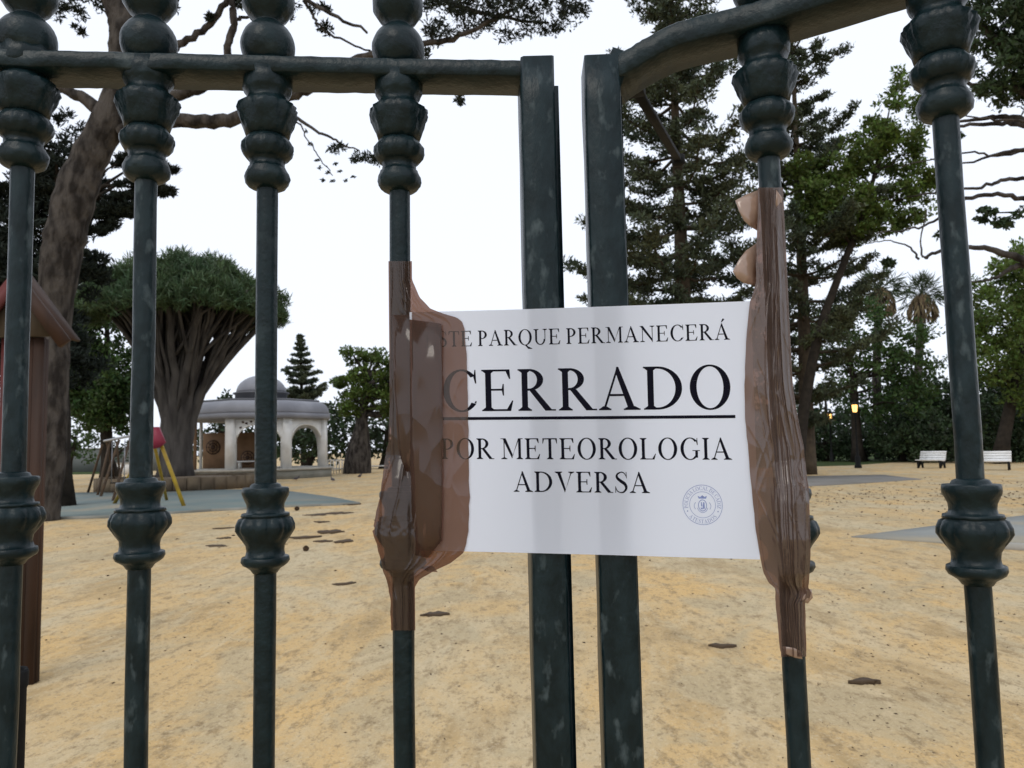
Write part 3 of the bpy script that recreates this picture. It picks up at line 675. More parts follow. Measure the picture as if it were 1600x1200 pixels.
# ------------------------------------------------------------------ vegetation tools
def px_path(pts, Y, dY=0.0, n=5):
    """rows (px, py, width px[, Y]) -> world polyline and radii"""
    p = smooth_path([(a[0], a[1], a[2], a[3] if len(a) > 3 else Y) for a in pts], n)
    w = np.array([P(x, y, yy) for x, y, _, yy in p]); return w, np.maximum(p[:, 2], .6) / 2 * S(Y)
def ell_clumps(ells, Y, dep, rng, dens, r_lo, r_hi):
    """px ellipses -> world clump centres and radii filling the volume"""
    C = []; R = []
    for e in ells:
        cx, cy, rx, ry = e[:4]; yy = e[4] if len(e) > 4 else Y
        c = P(cx, cy, yy); s = S(yy); a, b = rx * s, ry * s; dd = min(dep, (a + b) * .8)
        rm = (r_lo + r_hi) / 2 * min(1, (b / r_hi + .25))
        n = max(3, int(dens * (a * b * dd) / (rm ** 3) ))
        q = rng.normal(size=(n, 3)); q /= np.linalg.norm(q, axis=1)[:, None]; q *= rng.uniform(.15, 1, n)[:, None] ** .45
        C.append(c + q * [a, dd, b]); R.append(rng.uniform(r_lo, r_hi, n) * min(1, b / r_hi + .25))
    return np.vstack(C), np.concatenate(R)
def foliage(mb, C, R, rng, per, L, W, upb=.25, flat=.7):
    n = len(C); k = np.repeat(np.arange(n), per)
    q = rng.normal(size=(len(k), 3)); q /= np.linalg.norm(q, axis=1)[:, None]; rad = rng.uniform(0, 1, len(k)) ** .5
    c = C[k] + q * (R[k] * rad)[:, None] * [1, 1, flat]
    d = q + rng.normal(size=q.shape) * .6; d[:, 2] += upb
    sz = rng.uniform(.6, 1.35, len(k)); mb.leaves(c, d, L * sz, W * sz, rng)
def limbs_to(mb, root_pts, C, rng, count, r0, sag=.1, n=5):
    idx = rng.choice(len(C), min(count, len(C)), replace=False)
    for i in idx:
        c = C[i]; a = root_pts[np.argmin(np.linalg.norm(root_pts - (c * [1, 1, .85] + root_pts[0] * [0, 0, .15]), axis=1))]
        L = np.linalg.norm(c - a); t = np.linspace(0, 1, 6)[:, None]
        p = a + (c - a) * t; p[:, 2] += np.sin(t[:, 0] * math.pi) * L * rng.uniform(-.02, sag); p[1:-1] += rng.normal(size=(4, 3)) * L * .03
        mb.tube(p, np.linspace(r0 * min(1, .4 + L * .1), r0 * .12, 6), n)
def blob_tree(name, label, base_px, Y, trunk_w, ells, leafmat, barkmat='bark_dark', seed=1, dep=3.0, dens=.35, r=(.5, 1.0), per=40, L=.26, W=.14,
              limbs=14, cat='tree', group=None, top=None, trunk=None, upb=.25, flat=.7):
    rng = np.random.default_rng(seed)
    g = P(base_px, 700, Y); base = np.array([g[0], Y, -.02]); root = thing(name, label, cat, base, group)
    C, R = ell_clumps(ells, Y, dep, rng, dens, *r)
    C[:, 2] = np.maximum(C[:, 2], .35)
    topc = C[np.argmax(C[:, 2])] if top is None else P(top[0], top[1], Y)
    if trunk is None:
        t = np.linspace(0, 1, 9)[:, None]; tp = base + (np.array([topc[0] * .6 + base[0] * .4, Y, topc[2] * .85]) - base) * t
        tp[1:, :2] += np.cumsum(rng.normal(size=(8, 2)) * .06, 0); rr = trunk_w / 2 * S(Y) * np.linspace(1, .25, 9); rr[0] *= 1.35
    else: tp, rr = px_path(trunk, Y); tp[0, 2] = min(tp[0, 2], -.02)
    MB().tube(tp, rr, 10).build('trunk', barkmat, root, True)
    lm = MB(); limbs_to(lm, tp[len(tp) // 4:], C, rng, limbs, float(rr[len(rr) // 2]) * .55); lm.build('limbs', barkmat, root, True)['kind'] = 'stuff'
    fm = MB(); foliage(fm, C, R, rng, per, L, W, upb, flat); fm.build('crown', leafmat, root)['kind'] = 'stuff'
    return root
def whorl_pine(name, label, trunk, Y, spread, seed, leafmat, step=.85, nb=6, group=None, barkmat='bark_pale', droop=.12, upturn=.25, tuft=.55, per=26, L=.34, W=.085, keep=.82, gap=.3):
    """tall araucaria: trunk with whorls of nearly level limbs carrying clumped needle tufts. spread(z px) -> limb length in px"""
    rng = np.random.default_rng(seed); tp, rr = px_path(trunk, Y); tp[0, 2] = -.02
    root = thing(name, label, 'tree', (tp[0][0], tp[0][1], -.02), group)
    MB().tube(tp, rr, 10).build('trunk', barkmat, root, True)
    bm = MB(); C = []; R = []
    z = tp[-1][2]; zlow = 2.0
    while z > zlow:
        c = np.array([np.interp(z, tp[:, 2], tp[:, i]) for i in range(3)]); py = proj(c)[1]; Ls = spread(py) * S(Y)
        if Ls > .05:
            off = rng.uniform(0, 6.28)
            for k in range(nb):
                if rng.random() > keep: continue
                a = off + k * 6.283 / nb + rng.normal() * .22; Lb = Ls * rng.uniform(.6, 1.12); dd = np.array([math.cos(a), math.sin(a), 0])
                t = np.linspace(0, 1, 7); zz = -droop * Lb * np.sin(t * 2.4) + upturn * Lb * t ** 2.5
                p = c + dd * (t * Lb)[:, None] + np.array([0, 0, 1]) * zz[:, None]; p[1:] += np.cumsum(rng.normal(size=(6, 3)) * .025 * Lb, 0)
                bm.tube(p, np.linspace(.05 + .012 * Lb, .012, 7), 5, False)
                m = max(3, int(Lb / (tuft * .42)))
                for s in np.linspace(gap, 1.0, m):
                    if rng.random() < .12: continue
                    q = np.array([np.interp(s, t, p[:, i]) for i in range(3)]); side = np.array([-dd[1], dd[0], 0])
                    wd = .28 * Lb * (1.05 - s) + .18
                    for _ in range(2):
                        C.append(q + side * rng.uniform(-wd, wd) + rng.normal(size=3) * .08); R.append(tuft * rng.uniform(.5, 1.05) * (.6 + .4 * min(1, Lb / 3)))
        z -= step * rng.uniform(.75, 1.25) * (.55 + .45 * min(1, Ls / 2.5))
    bm.build('limbs', barkmat, root, True)['kind'] = 'stuff'
    fm = MB(); foliage(fm, np.array(C), np.array(R), rng, per, L, W, .35, .55); fm.build('crown', leafmat, root)['kind'] = 'stuff'
    return root

# ------------------------------------------------------------------ the leaning pine on the left
Yp = 18.9
g = G(72, 812); root = thing('leaning_pine', 'big leaning grey pine trunk with spreading limbs behind the left gate bars', 'tree', (g[0], g[1], -.02)); Yp = g[1]
prng = np.random.default_rng(8)
tp, tr = px_path([(70, 816, 44), (76, 770, 38), (82, 700, 40), (84, 600, 42), (87, 500, 46), (93, 420, 58), (104, 360, 62), (122, 290, 60), (143, 240, 56), (165, 200, 54), (186, 150, 52), (202, 95, 62), (205, 50, 66), (190, 5, 56), (150, -60, 44), (120, -140, 30)], Yp)
tp[0, 2] = -.03; tr = tr * (1 + prng.normal(size=len(tr)) * .03)
MB().tube(tp, tr, 16).build('trunk', 'bark', root, True)
lm = MB(); LP = []
for pts in [
    [(172, 195, 30), (150, 166, 22), (115, 146, 17), (80, 133, 14), (20, 118, 10), (-60, 100, 5)],
    [(190, 212, 34), (235, 195, 26), (270, 189, 23), (330, 191, 22), (375, 186, 21), (410, 166, 18), (450, 152, 17), (490, 138, 15), (560, 95, 13), (640, 78, 10), (700, 66, 9), (745, 48, 7), (800, 20, 5)],
    [(205, 140, 28), (270, 151, 19), (310, 141, 17), (345, 122, 14), (360, 82, 12), (372, 34, 12), (356, -10, 9), (330, -70, 6)],
    [(215, 95, 26), (250, 85, 18), (285, 64, 12), (320, 42, 11), (350, 0, 10), (372, -40, 8), (380, -90, 5)],
    [(210, 50, 50), (250, 10, 44), (290, -40, 36), (350, -110, 24), (450, -160, 14), (560, -180, 6)],
    [(370, 30, 6), (385, 15, 4.5), (400, -10, 3)],
    [(452, 176, 6), (500, 209, 4.5), (530, 228, 3.5), (566, 245, 2.2)],
    [(458, 182, 3.2), (475, 205, 2.4), (490, 232, 2), (510, 262, 1.8), (526, 284, 1.4)],
    [(440, -60, 12), (470, -5, 8), (520, 30, 6), (578, 64, 4)], [(474, 0, 6), (490, 25, 5), (505, 46, 4), (540, 65, 3.5), (580, 82, 3)],
    [(560, -180, 10), (640, -60, 9), (700, -10, 8), (780, 10, 6), (860, 15, 4)]]:
    wp, wr = px_path(pts, Yp); k = np.linspace(0, 1, len(wp)) ; wp[:, 1] += k * prng.uniform(-.6, .8)
    wp[1:-1] += prng.normal(size=(len(wp) - 2, 3)) * .025; MB().tube(wp, wr, 9).build('limb', 'bark', root, True)
ells = [(690, 22, 40, 26), (745, 14, 50, 30), (805, 16, 50, 30), (865, 14, 45, 26), (908, 8, 24, 14), (842, 46, 26, 18), (885, 42, 20, 14), (690, 56, 26, 18), (664, 78, 13, 9), (622, 12, 30, 14), (720, 153, 13, 6), (534, 232, 14, 8), (566, 246, 24, 8), (500, 12, 12, 8),
        (453, 14, 17, 11), (437, 38, 9, 7), (506, 45, 10, 6), (12, 40, 26, 14), (20, 62, 22, 8), (70, 8, 40, 10), (122, 46, 9, 5), (140, 8, 34, 12), (40, 15, 14, 8), (380, 8, 14, 8), (275, 14, 12, 8), (345, 96, 6, 5), (330, 28, 8, 5),
        (250, -120, 190, 50), (520, -110, 190, 50), (760, -60, 160, 40), (40, -110, 130, 50)]
C, R = ell_clumps(ells, Yp, 1.4, prng, 1.15, .16, .34)
fm = MB(); foliage(fm, C, R, prng, 46, .15, .045, .2, .75)
hang = np.array([P(x, y, Yp) for x, y in [(486, 225), (500, 262), (512, 270), (520, 282), (530, 268), (540, 282), (552, 276), (524, 256), (505, 282), (495, 250), (478, 205)]])
foliage(fm, hang, np.full(len(hang), .07), prng, 22, .09, .035, -.3)
fm.build('crown', 'pine_dark', root)['kind'] = 'stuff'

# dark conifer standing behind the leaning trunk
ells = [(82, 225, 11, 50), (102, 215, 7, 48), (126, 225, 11, 40), (143, 225, 9, 40), (60, 250, 10, 35), (100, 290, 55, 45), (55, 285, 40, 14), (12, 300, 40, 10), (18, 330, 45, 12), (15, 375, 45, 14), (70, 350, 55, 35), (40, 420, 70, 40),
        (215, 254, 40, 5), (255, 262, 30, 3.4), (215, 288, 40, 7), (250, 299, 24, 5), (205, 312, 34, 7), (185, 328, 40, 7), (155, 345, 30, 8), (150, 358, 24, 5), (120, 420, 40, 50), (60, 500, 60, 50), (100, 560, 45, 50), (30, 560, 50, 60), (-40, 420, 60, 90), (-40, 300, 50, 20)]
blob_tree('dark_conifer', 'blackish spiky conifer behind the leaning grey trunk', 92, 25.0, 40, ells, 'cypress', seed=5, dep=1.6, dens=2.4, r=(.22, .5), per=60, L=.24, W=.06, limbs=46, upb=.5, flat=.5)

# ------------------------------------------------------------------ the dragon tree in its ring wall
Yd = 36.8; drng = np.random.default_rng(21)
dc = P(272, 745, Yd); base = np.array([dc[0], Yd, .55])
root = thing('dragon_tree', 'umbrella-crowned dragon tree with fan of grey stems in a low ring wall', 'tree', base)
sD = S(Yd); cx = P(281, 700, Yd)[0]; Rx = 154 * sD; Ry = 4.4
z_rim = P(288, 496, Yd)[2]; z_top = P(300, 406, Yd)[2]
trunk = MB()
for k in range(18):                         # fluted trunk: stems fused at the foot, opening upward like a funnel
    a = 6.283 * k / 18 + drng.normal() * .12; rr = .55 * drng.uniform(.8, 1.05); R1 = drng.uniform(.5, 1.0)
    x0 = base + [math.cos(a) * rr * 1.25, math.sin(a) * rr, -.3]
    p = []
    for t in np.linspace(0, 1, 12):
        z = .3 + (z_rim - .3 + drng.normal() * .03) * t
        rad = (.62 - .10 * math.sin(min(t * 4, 1) * math.pi)) * (1 - t) + (Rx * R1 * .84) * (max(0, t - .22) / .78) ** 1.75
        p.append([base[0] + (cx - base[0]) * t + math.cos(a) * rad, base[1] + math.sin(a) * rad * (1 if t < .4 else .9), z])
    p = np.array(p); p[1:-1] += drng.normal(size=(10, 3)) * .04
    trunk.tube(p, np.linspace(.34, .10, 12) * drng.uniform(.8, 1.25), 8)
    for s in (4, 5, 6, 7, 8, 9):            # forks
        for _ in range(drng.integers(1, 3)):
            b0 = p[s]; a2 = a + drng.normal() * .5; rE = Rx * drng.uniform(.15, .97) * (.6 + .05 * s)
            e = np.array([cx + math.cos(a2) * min(rE, Rx * .95), base[1] + math.sin(a2) * min(rE, Rx * .95) * .8, z_rim + drng.uniform(.1, .9)])
            t = np.linspace(0, 1, 6)[:, None]; q = b0 + (e - b0) * t; q[:, 2] += np.sin(t[:, 0] * 3.14) * .25; q[1:-1] += drng.normal(size=(4, 3)) * .06
            trunk.tube(q, np.linspace(.10, .05, 6), 6)
trunk.tube([base + [0, 0, -.3], base + [0, 0, 1.2], base + [.05, 0, 2.8], base + [.1, 0, 4.2]], [.85, .66, .55, .3], 14)
trunk.build('trunk', 'dragonbark', root, True)
n = 2300; th = drng.uniform(0, 6.283, n); rr = np.sqrt(drng.uniform(0, 1, n)); lay = drng.uniform(0, 1, n) ** .7
zt = z_rim + (z_top - z_rim) * (1 - rr ** 2.3) ** .75
lump = .35 * np.sin(th * 5 + rr * 7) + .25 * np.sin(th * 9 - rr * 11)
C = np.stack([cx + np.cos(th) * rr * Rx, Yd + np.sin(th) * rr * Ry, z_rim + (zt - z_rim) * (.12 + .88 * lay) + lump * .5 * (rr < .97) + drng.normal(size=n) * .1], 1)
fm = MB(); foliage(fm, C, drng.uniform(.28, .5, n), drng, 40, .42, .05, .55, .8)
ex = np.array([P(x, y, Yd) for x, y in [(436, 470), (440, 462), (445, 475), (425, 480), (446, 466), (432, 455), (130, 470), (125, 455)]]); foliage(fm, ex, np.full(len(ex), .35), drng, 60, .36, .05, .5)
fm.build('crown', 'dragonleaf', root)['kind'] = 'stuff'
# ring wall of stone blocks
ringc = np.array([P(268, 745, 35.6)[0], 36.6]); Rr = 3.62
root = thing('ring_wall', 'low brown stone ring wall around the foot of the dragon tree', 'wall', (ringc[0], ringc[1], 0))
NBk = 40; me = None
for k in range(NBk):
    a0, a1 = 6.283 * k / NBk + .004, 6.283 * (k + 1) / NBk - .004
    poly = [(Rr * math.cos(a), Rr * math.sin(a)) for a in np.linspace(a0, a1, 4)] + [((Rr - .35) * math.cos(a), (Rr - .35) * math.sin(a)) for a in np.linspace(a1, a0, 4)]
    h = .56 + drng.uniform(-.02, .02)
    b = MB().prism([(x + ringc[0], y + ringc[1]) for x, y in poly], -.03, h).build('stone', 'ring', root)
MB().lathe([(3.28, 0), (3.28, .47), (2.0, .54), (.4, .58)], (ringc[0], ringc[1], -.02), 40).build('soil', 'ring', root)

# trees left of the dragon tree
blob_tree('bushy_tree', 'dense dark green bushy tree between the leaning trunk and the dragon tree', 170, 43, 22, [(150, 565, 55, 42), (120, 600, 40, 50), (185, 610, 42, 50), (150, 640, 60, 26), (195, 655, 30, 22), (110, 520, 40, 40), (150, 480, 50, 40)], 'green_mid', seed=31, dep=2.2, dens=3.2, r=(.5, .95), per=80, L=.26, W=.14)
blob_tree('small_tree', 'small green tree with forked trunk by the lawn left of the swing', 109, 52, 12, [(112, 680, 20, 26), (95, 700, 22, 20), (128, 705, 20, 14), (80, 670, 24, 24)], 'green_mid', seed=32, dep=1.4, dens=1.2, r=(.4, .8), per=40, L=.26, W=.15, trunk=[(108, 742, 10), (109, 722, 8), (114, 705, 6), (118, 685, 4)])
blob_tree('thin_tree', 'thin leafy tree with sky gaps behind the swing frame', 185, 58, 10, [(150, 690, 30, 12), (185, 700, 25, 14), (205, 680, 22, 26), (165, 660, 35, 10), (215, 705, 22, 20), (135, 668, 20, 10)], 'green_dark', seed=33, dep=1.6, dens=.6, r=(.4, .8), per=34, L=.28, W=.15)
# grey boundary wall far left
wl = MB(); a = P(60, 735, 80); b = P(225, 730, 80); 
bw = thing('boundary_wall', 'long grey rendered wall beyond the lawn at far left', 'wall', (a[0], 80, 0))
wl.box(((a[0] + b[0]) / 2 - 12, 80, 1.15), (b[0] - a[0] + 34, .3, 2.4)).build('wall', 'wallgrey', bw)
MB().box(((a[0] + b[0]) / 2 - 12, 80, 2.39), (b[0] - a[0] + 34.2, .42, .12)).build('coping', 'concrete', bw)
p = P(190, 735, 66); b_ = thing('low_white_wall', 'short low white wall behind the swing legs', 'wall', (p[0], 66, 0)); MB().box((p[0], 66, .45), (2.9, .3, .98)).build('wall', 'white', b_); MB().box((p[0], 66, .96), (3.0, .4, .08)).build('coping', 'sandpale', b_)

# ------------------------------------------------------------------ the bandstand
gx = P(408, 700, 50)[0]; gy = 50.0; RG = 4.35; ph0 = math.radians(-6.5)
gz = thing('bandstand', 'octagonal bandstand with white arches and grey domed roof', 'bandstand', (gx, gy, 0))
def gp(k, r): a = ph0 + k * math.pi / 4; return np.array([gx + r * math.sin(a), gy - r * math.cos(a)])
z0 = .62
MB().prism([tuple(gp(k, RG + .35)) for k in range(8)], -.03, z0 - .12).build('platform', 'concrete', gz)
MB().prism([tuple(gp(k, RG + .45)) for k in range(8)], z0 - .13, z0).build('platform_edge', 'sandpale', gz)
zc = P(440, 653, 46.5)[2]
for k in range(8):
    c = gp(k, RG - .25); a = ph0 + k * math.pi / 4; R = [[math.cos(a), -math.sin(a), 0], [math.sin(a), math.cos(a), 0], [0, 0, 1]]
    if k in (0, 1, 2):
        MB().box((c[0], c[1], (z0 + zc) / 2), (.52, .46, zc - z0), R).build('column', 'white', gz)
    else: MB().tube([(c[0], c[1], z0 - .02), (c[0], c[1], zc)], .10, 10).build('column', 'tan' if k == 7 else 'white', gz)  # left column: brownish shadow on white paint put into its tan colour
def arch_panel(k):
    A, B = gp(k, RG - .25), gp(k + 1, RG - .25); d = (B - A); L = np.linalg.norm(d); d /= L; nrm = np.array([d[1], -d[0]])
    hw = L / 2 - .20; zs = zc - 1.6; rise = 1.24; xs = np.linspace(-hw, hw, 25); th = .22
    mb = MB()
    def pt(x, z, o): q = A + d * (L / 2 + x) + nrm * o; return (q[0], q[1], z)
    za = [zs + rise * math.sqrt(max(0, 1 - (abs(x) / (hw - .04)) ** 2.6)) if abs(x) < hw - .04 else zs - .25 for x in xs]
    top = zc - .01; F_ = [[pt(x, z, th / 2) for x, z in zip(xs, za)], [pt(x, top, th / 2) for x in xs], [pt(x, top, -th / 2) for x in xs], [pt(x, z, -th / 2) for x, z in zip(xs, za)], [pt(x, z, th / 2) for x, z in zip(xs, za)]]
    mb.grid(F_); o = mb.build('arch', 'white', gz)
    tr_ = MB().tube([pt(x, z - .0, th / 2 + .02) for x, z in zip(xs[1:-1], za[1:-1])], .06, 6).build('arch_moulding', 'white', o)
    return pt
for k in (0, 1, 2, 3): pt = arch_panel(k)
A, B = gp(0, RG - .25), gp(1, RG - .25); d = (B - A) / np.linalg.norm(B - A); nr = np.array([d[1], -d[0]])
for x, z in ((.72, .12), (.92, .2), (1.18, .10), (1.25, .28), (.6, .45)):     # dark holes in the plaster spandrel
    q = A + d * (x - .05) + nr * .115; MB().beam((q[0], q[1], zc - .1 - z), (q[0] + nr[0] * .02, q[1] + nr[1] * .02, zc - .1 - z), .13, .11).build('plaster_hole', 'panel_dark', gz)
# roof: fascia, rounded zinc skirt, flat top, drum, dome
def octlathe(prof, mt, name, parent, smooth=False):
    mb = MB(); v = []
    for r, z in prof: v += [(*gp(k, r), z) for k in range(8)]
    kk = len(prof); q = [[i * 8 + j, i * 8 + (j + 1) % 8, (i + 1) * 8 + (j + 1) % 8, (i + 1) * 8 + j] for i in range(kk - 1) for j in range(8)]
    v += [(gx, gy, prof[0][1]), (gx, gy, prof[-1][1])]
    t = [[8 * kk, (j + 1) % 8, j] for j in range(8)] + [[8 * kk + 1, 8 * (kk - 1) + j, 8 * (kk - 1) + (j + 1) % 8] for j in range(8)]
    return mb.add(v, q, t).build(name, mt, parent, smooth)
zr = P(440, 622, 46)[2] - zc
octlathe([(RG + .02, zc - .02), (RG + .22, zc), (RG + .26, zc + .02), (RG + .26, zc + .32), (RG + .1, zc + .34)], 'zinc', 'fascia', gz)
rf = octlathe([(RG + .1, zc + .30)] + [(RG - .62 + .82 * math.cos(t), zc + .33 + (zr - .36) * math.sin(t)) for t in np.linspace(0, 1.5, 12)], 'zinc', 'roof', gz)
octlathe([(RG - .50, zc + zr - .06), (RG - .46, zc + zr - .02), (RG - .46, zc + zr + .05), (RG - .55, zc + zr + .07), (1.9, zc + zr + .16)], 'zinc_dark', 'roof_rim', rf)
zd = zc + zr + .1
MB().lathe([(1.62, 0), (1.62, .42), (1.75, .46), (1.75, .54), (1.55, .57)], (gx, gy, zd), 32).build('drum', 'zinc_dark', gz, True)
dm = MB().lathe([(1.55 * math.cos(t), .56 + 1.12 * math.sin(t)) for t in np.linspace(0, 1.55, 14)], (gx, gy, zd), 32).build('dome', 'zinc', gz, True)
MB().lathe([(.10, 1.66), (.06, 1.72), (.12, 1.80), (.12, 1.86), (.02, 2.0)], (gx, gy, zd), 12).build('finial', 'zinc_dark', dm, True)
# tan stage panels with ringed discs standing inside the open side
sp0, sp1 = P(317, 700, 51), P(403, 700, 51)
st = thing('stage_panel', 'tan wooden backdrop with dark ringed discs inside the bandstand', 'panel', ((sp0[0] + sp1[0]) / 2, 51, z0))
MB().box(((sp0[0] + sp1[0]) / 2, 51.06, z0 + 1.16), (sp1[0] - sp0[0], .1, 2.32)).build('board', 'tan', st)
for px, py, r in ((333, 699, 11.5), (387, 715, 11)):
    c = P(px, py, 51)
    for rr_, dz, m_ in ((r, 0, 'panel_dark'), (r * .84, .012, 'tan'), (r * .62, .024, 'panel_dark'), (r * .48, .036, 'tan'), (r * .3, .048, 'panel_dark')):
        R_ = rr_ * S(51); mb = MB(); n = 24; v = [(c[0] + R_ * math.cos(a), 51.0 - dz, c[2] + R_ * math.sin(a)) for a in np.linspace(0, 6.283, n, endpoint=False)]; v2 = [(x, y + .02, z) for x, y, z in v]
        mb.add(v + v2 + [(c[0], 51.0 - dz, c[2])], [[i, (i + 1) % n, n + (i + 1) % n, n + i] for i in range(n)], [[2 * n, (i + 1) % n, i] for i in range(n)]).build('disc', m_, st)
    for k in range(8):
        a = k * math.pi / 4; R_ = r * S(51); MB().beam((c[0] + .3 * R_ * math.cos(a), 50.94, c[2] + .3 * R_ * math.sin(a)), (c[0] + .9 * R_ * math.cos(a), 50.94, c[2] + .9 * R_ * math.sin(a)), .03, .03, (0, 1, 0)).build('spoke', 'panel_dark', st)
# white benches inside and beside the bandstand
def slab_bench(px, Y, wd, lab, zb=0.0):
    c = P(px, 700, Y); r_ = thing('white_slab_bench', lab, 'bench', (c[0], Y, zb), 'white slab benches by the bandstand')
    MB().box((c[0], Y, zb + .44), (wd, .45, .08)).build('seat', 'white', r_)
    for s in (-1, 1): MB().box((c[0] + s * wd * .38, Y, zb + .2), (.12, .34, .40)).build('leg', 'white', r_)
slab_bench(389, 49.0, 1.5, 'white slab bench inside the bandstand arch under the lower disc', z0)
slab_bench(304, 53.6, 1.0, 'white slab bench nearest the dragon tree trunk, left end of the bandstand')
slab_bench(330, 54.6, 1.5, 'white slab bench seen through the open side of the bandstand')
slab_bench(592, 57.0, 2.0, 'long white slab bench right of the bottle-trunked tree')
# white railing right of the bandstand
r_ = thing('white_railing', 'low white railing between the bandstand and the bottle-trunked tree', 'railing', (P(530, 700, 56)[0], 56, 0))
xa, xb = P(512, 700, 56)[0], P(548, 700, 56)[0]
for z in (.95, .35): MB().box(((xa + xb) / 2, 56, z), (xb - xa, .06, .08)).build('rail', 'white', r_)
for x in np.linspace(xa, xb, 9): MB().box((x, 56, .47), (.06, .05, .98)).build('post', 'white', r_)

# ------------------------------------------------------------------ swing set on the mat
sa = G(265, 790)[1]; Ys = 25.5
f0 = G(180, 787); f1 = G(289, 790); bk0 = G(140, 770); bk1 = G(262, 782)
sw = thing('swing_set', 'playground swing frame with yellow and dark wooden legs and red corner plate', 'swing', ((f0[0] + f1[0]) / 2, f0[1], 0))
def at(px, py, ref): return P(px, py, ref[1])
rngs = np.random.default_rng(2)
def leg(a, b, w, mt, name='leg'):
    return MB().tube([a + np.array([0, 0, -.03]), (a + b) / 2, b], [w, w, w], 10).build(name, mt, sw, True)
Yn = G(288, 790)[1]; apexN = P(243, 675, Yn - .1)
leg(G(288, 791), P(250, 690, Yn), .058, 'yellow'); leg(G(178, 787), apexN + [-.25, 0, -.35], .058, 'yellow')
leg(G(261, 782), P(240, 690, Yn + .6), .05, 'yellow'); leg(G(201, 772), P(228, 690, Yn + 1.6), .045, 'yellow')
Yf = G(140, 771)[1]; apexF = P(168, 684, Yf)
leg(G(137, 770), P(160, 695, Yf), .05, 'darkwood'); leg(G(152, 774), P(172, 690, Yf - .3), .05, 'darkwood'); leg(G(157, 776), P(186, 688, Yf - .6), .055, 'darkwood')
leg(G(176, 783), P(205, 680, Yf - 2.2), .05, 'darkwood'); leg(G(182, 765), P(166, 688, Yf + .4), .045, 'darkwood'); leg(G(190, 768), P(182, 690, Yf + .1), .045, 'darkwood')
tb = MB().tube([P(163, 689, Yf), P(205, 681, (Yf + Yn) / 2), apexN + [.0, .1, -.12]], .05, 10).build('top_beam', 'steel', sw, True)
pz = P(246, 690, Yn - .12)
MB().prism([(0, 0)] * 3, 0, 0) if False else None
v = [P(x, y, Yn - .16) for x, y in ((228, 700), (236, 667), (247, 667), (257, 691), (250, 698), (240, 701))]; v2 = [p + [0, .12, 0] for p in v]; n = len(v)
MB().add(v + v2 + [np.mean(v, 0), np.mean(v2, 0)], [[i, n + i, n + (i + 1) % n, (i + 1) % n] for i in range(n)], [[2 * n, i, (i + 1) % n] for i in range(n)] + [[2 * n + 1, n + (i + 1) % n, n + i] for i in range(n)]).build('corner_plate', 'redplate', sw)
for fx in (.35, .62):
    q = P(163, 689, Yf) * (1 - fx) + apexN * fx + np.array([0, 0, -.13]); o_ = None
    for s in (-.2, .2): MB().tube([q + [s, s * .4, .02], q + [s, s * .4, -1.55]], .012, 6).build('chain', 'steel', sw)
    MB().box(q + [0, 0, -1.57], (.46, .2, .04)).build('swing_seat', 'dull', sw)

# ------------------------------------------------------------------ roofed wooden post near the gate (left edge)
Yk = 5.5; kc = P(30, 700, Yk); s_ = S(Yk)
ks = thing('roofed_wooden_post', 'brown wooden post box with small gabled roof at the left edge', 'kiosk', (kc[0], Yk + .12, 0))
hw = .155
zb = P(45, 527, Yk)[2]; za = P(30, 428, Yk)[2]; ze = P(112, 533, Yk)[2]; xe = P(113, 530, Yk)[0] - kc[0]
for i in range(4):
    x0 = -hw + i * hw / 2
    v = np.array([[x0 + .002, 0, -.03], [x0 + hw / 2 - .002, 0, -.03], [x0 + hw / 2 - .002, 0, zb], [x0 + .002, 0, zb]]); v[:2, 0] *= .93
    v = v + [kc[0], Yk, 0]; v2 = v + [0, .03, 0]
    MB().add(np.vstack([v, v2]), [[0, 1, 2, 3], [7, 6, 5, 4], [0, 4, 5, 1], [1, 5, 6, 2], [2, 6, 7, 3], [3, 7, 4, 0]]).build('plank', 'wood' if i > 0 else 'wood_red', ks)
for sx in (-1, 1): MB().box((kc[0] + sx * (hw - .022), Yk + .052, zb / 2 - .01), (.03, .04, zb)).build('side_board', 'wood', ks)
v = np.array([[-xe * .82, 0, zb], [xe * .82, 0, zb], [0, 0, za - .05]]) + [kc[0], Yk - .05, 0]
MB().add(np.vstack([v, v + [0, .04, 0]]), [[0, 3, 4, 1], [1, 4, 5, 2], [2, 5, 3, 0]], [[0, 1, 2], [5, 4, 3]]).build('gable', 'wood_pale', ks)
for sx in (-1, 1):
    a = np.array([kc[0], Yk - .09, za - .055]); b = np.array([kc[0] + sx * xe, Yk - .09, ze - .03])
    MB().beam(a, b, .04, .085).build('barge_board', 'wood' if sx > 0 else 'wood_red', ks)
    dv = (b - a) / np.linalg.norm(b - a); nv_ = np.array([-sx * dv[2], 0, abs(dv[0])]) 
    a2 = np.array([kc[0], Yk + .0, za]); b2 = np.array([kc[0] + sx * (xe + .01), Yk + .0, ze + .01])
    for r_i in range(1):
        MB().beam(a2 + [0, 0, .0], b2 + [0, 0, .0], .15, .02).build('roof_board', 'wood_red' if sx < 0 else 'wood', ks)

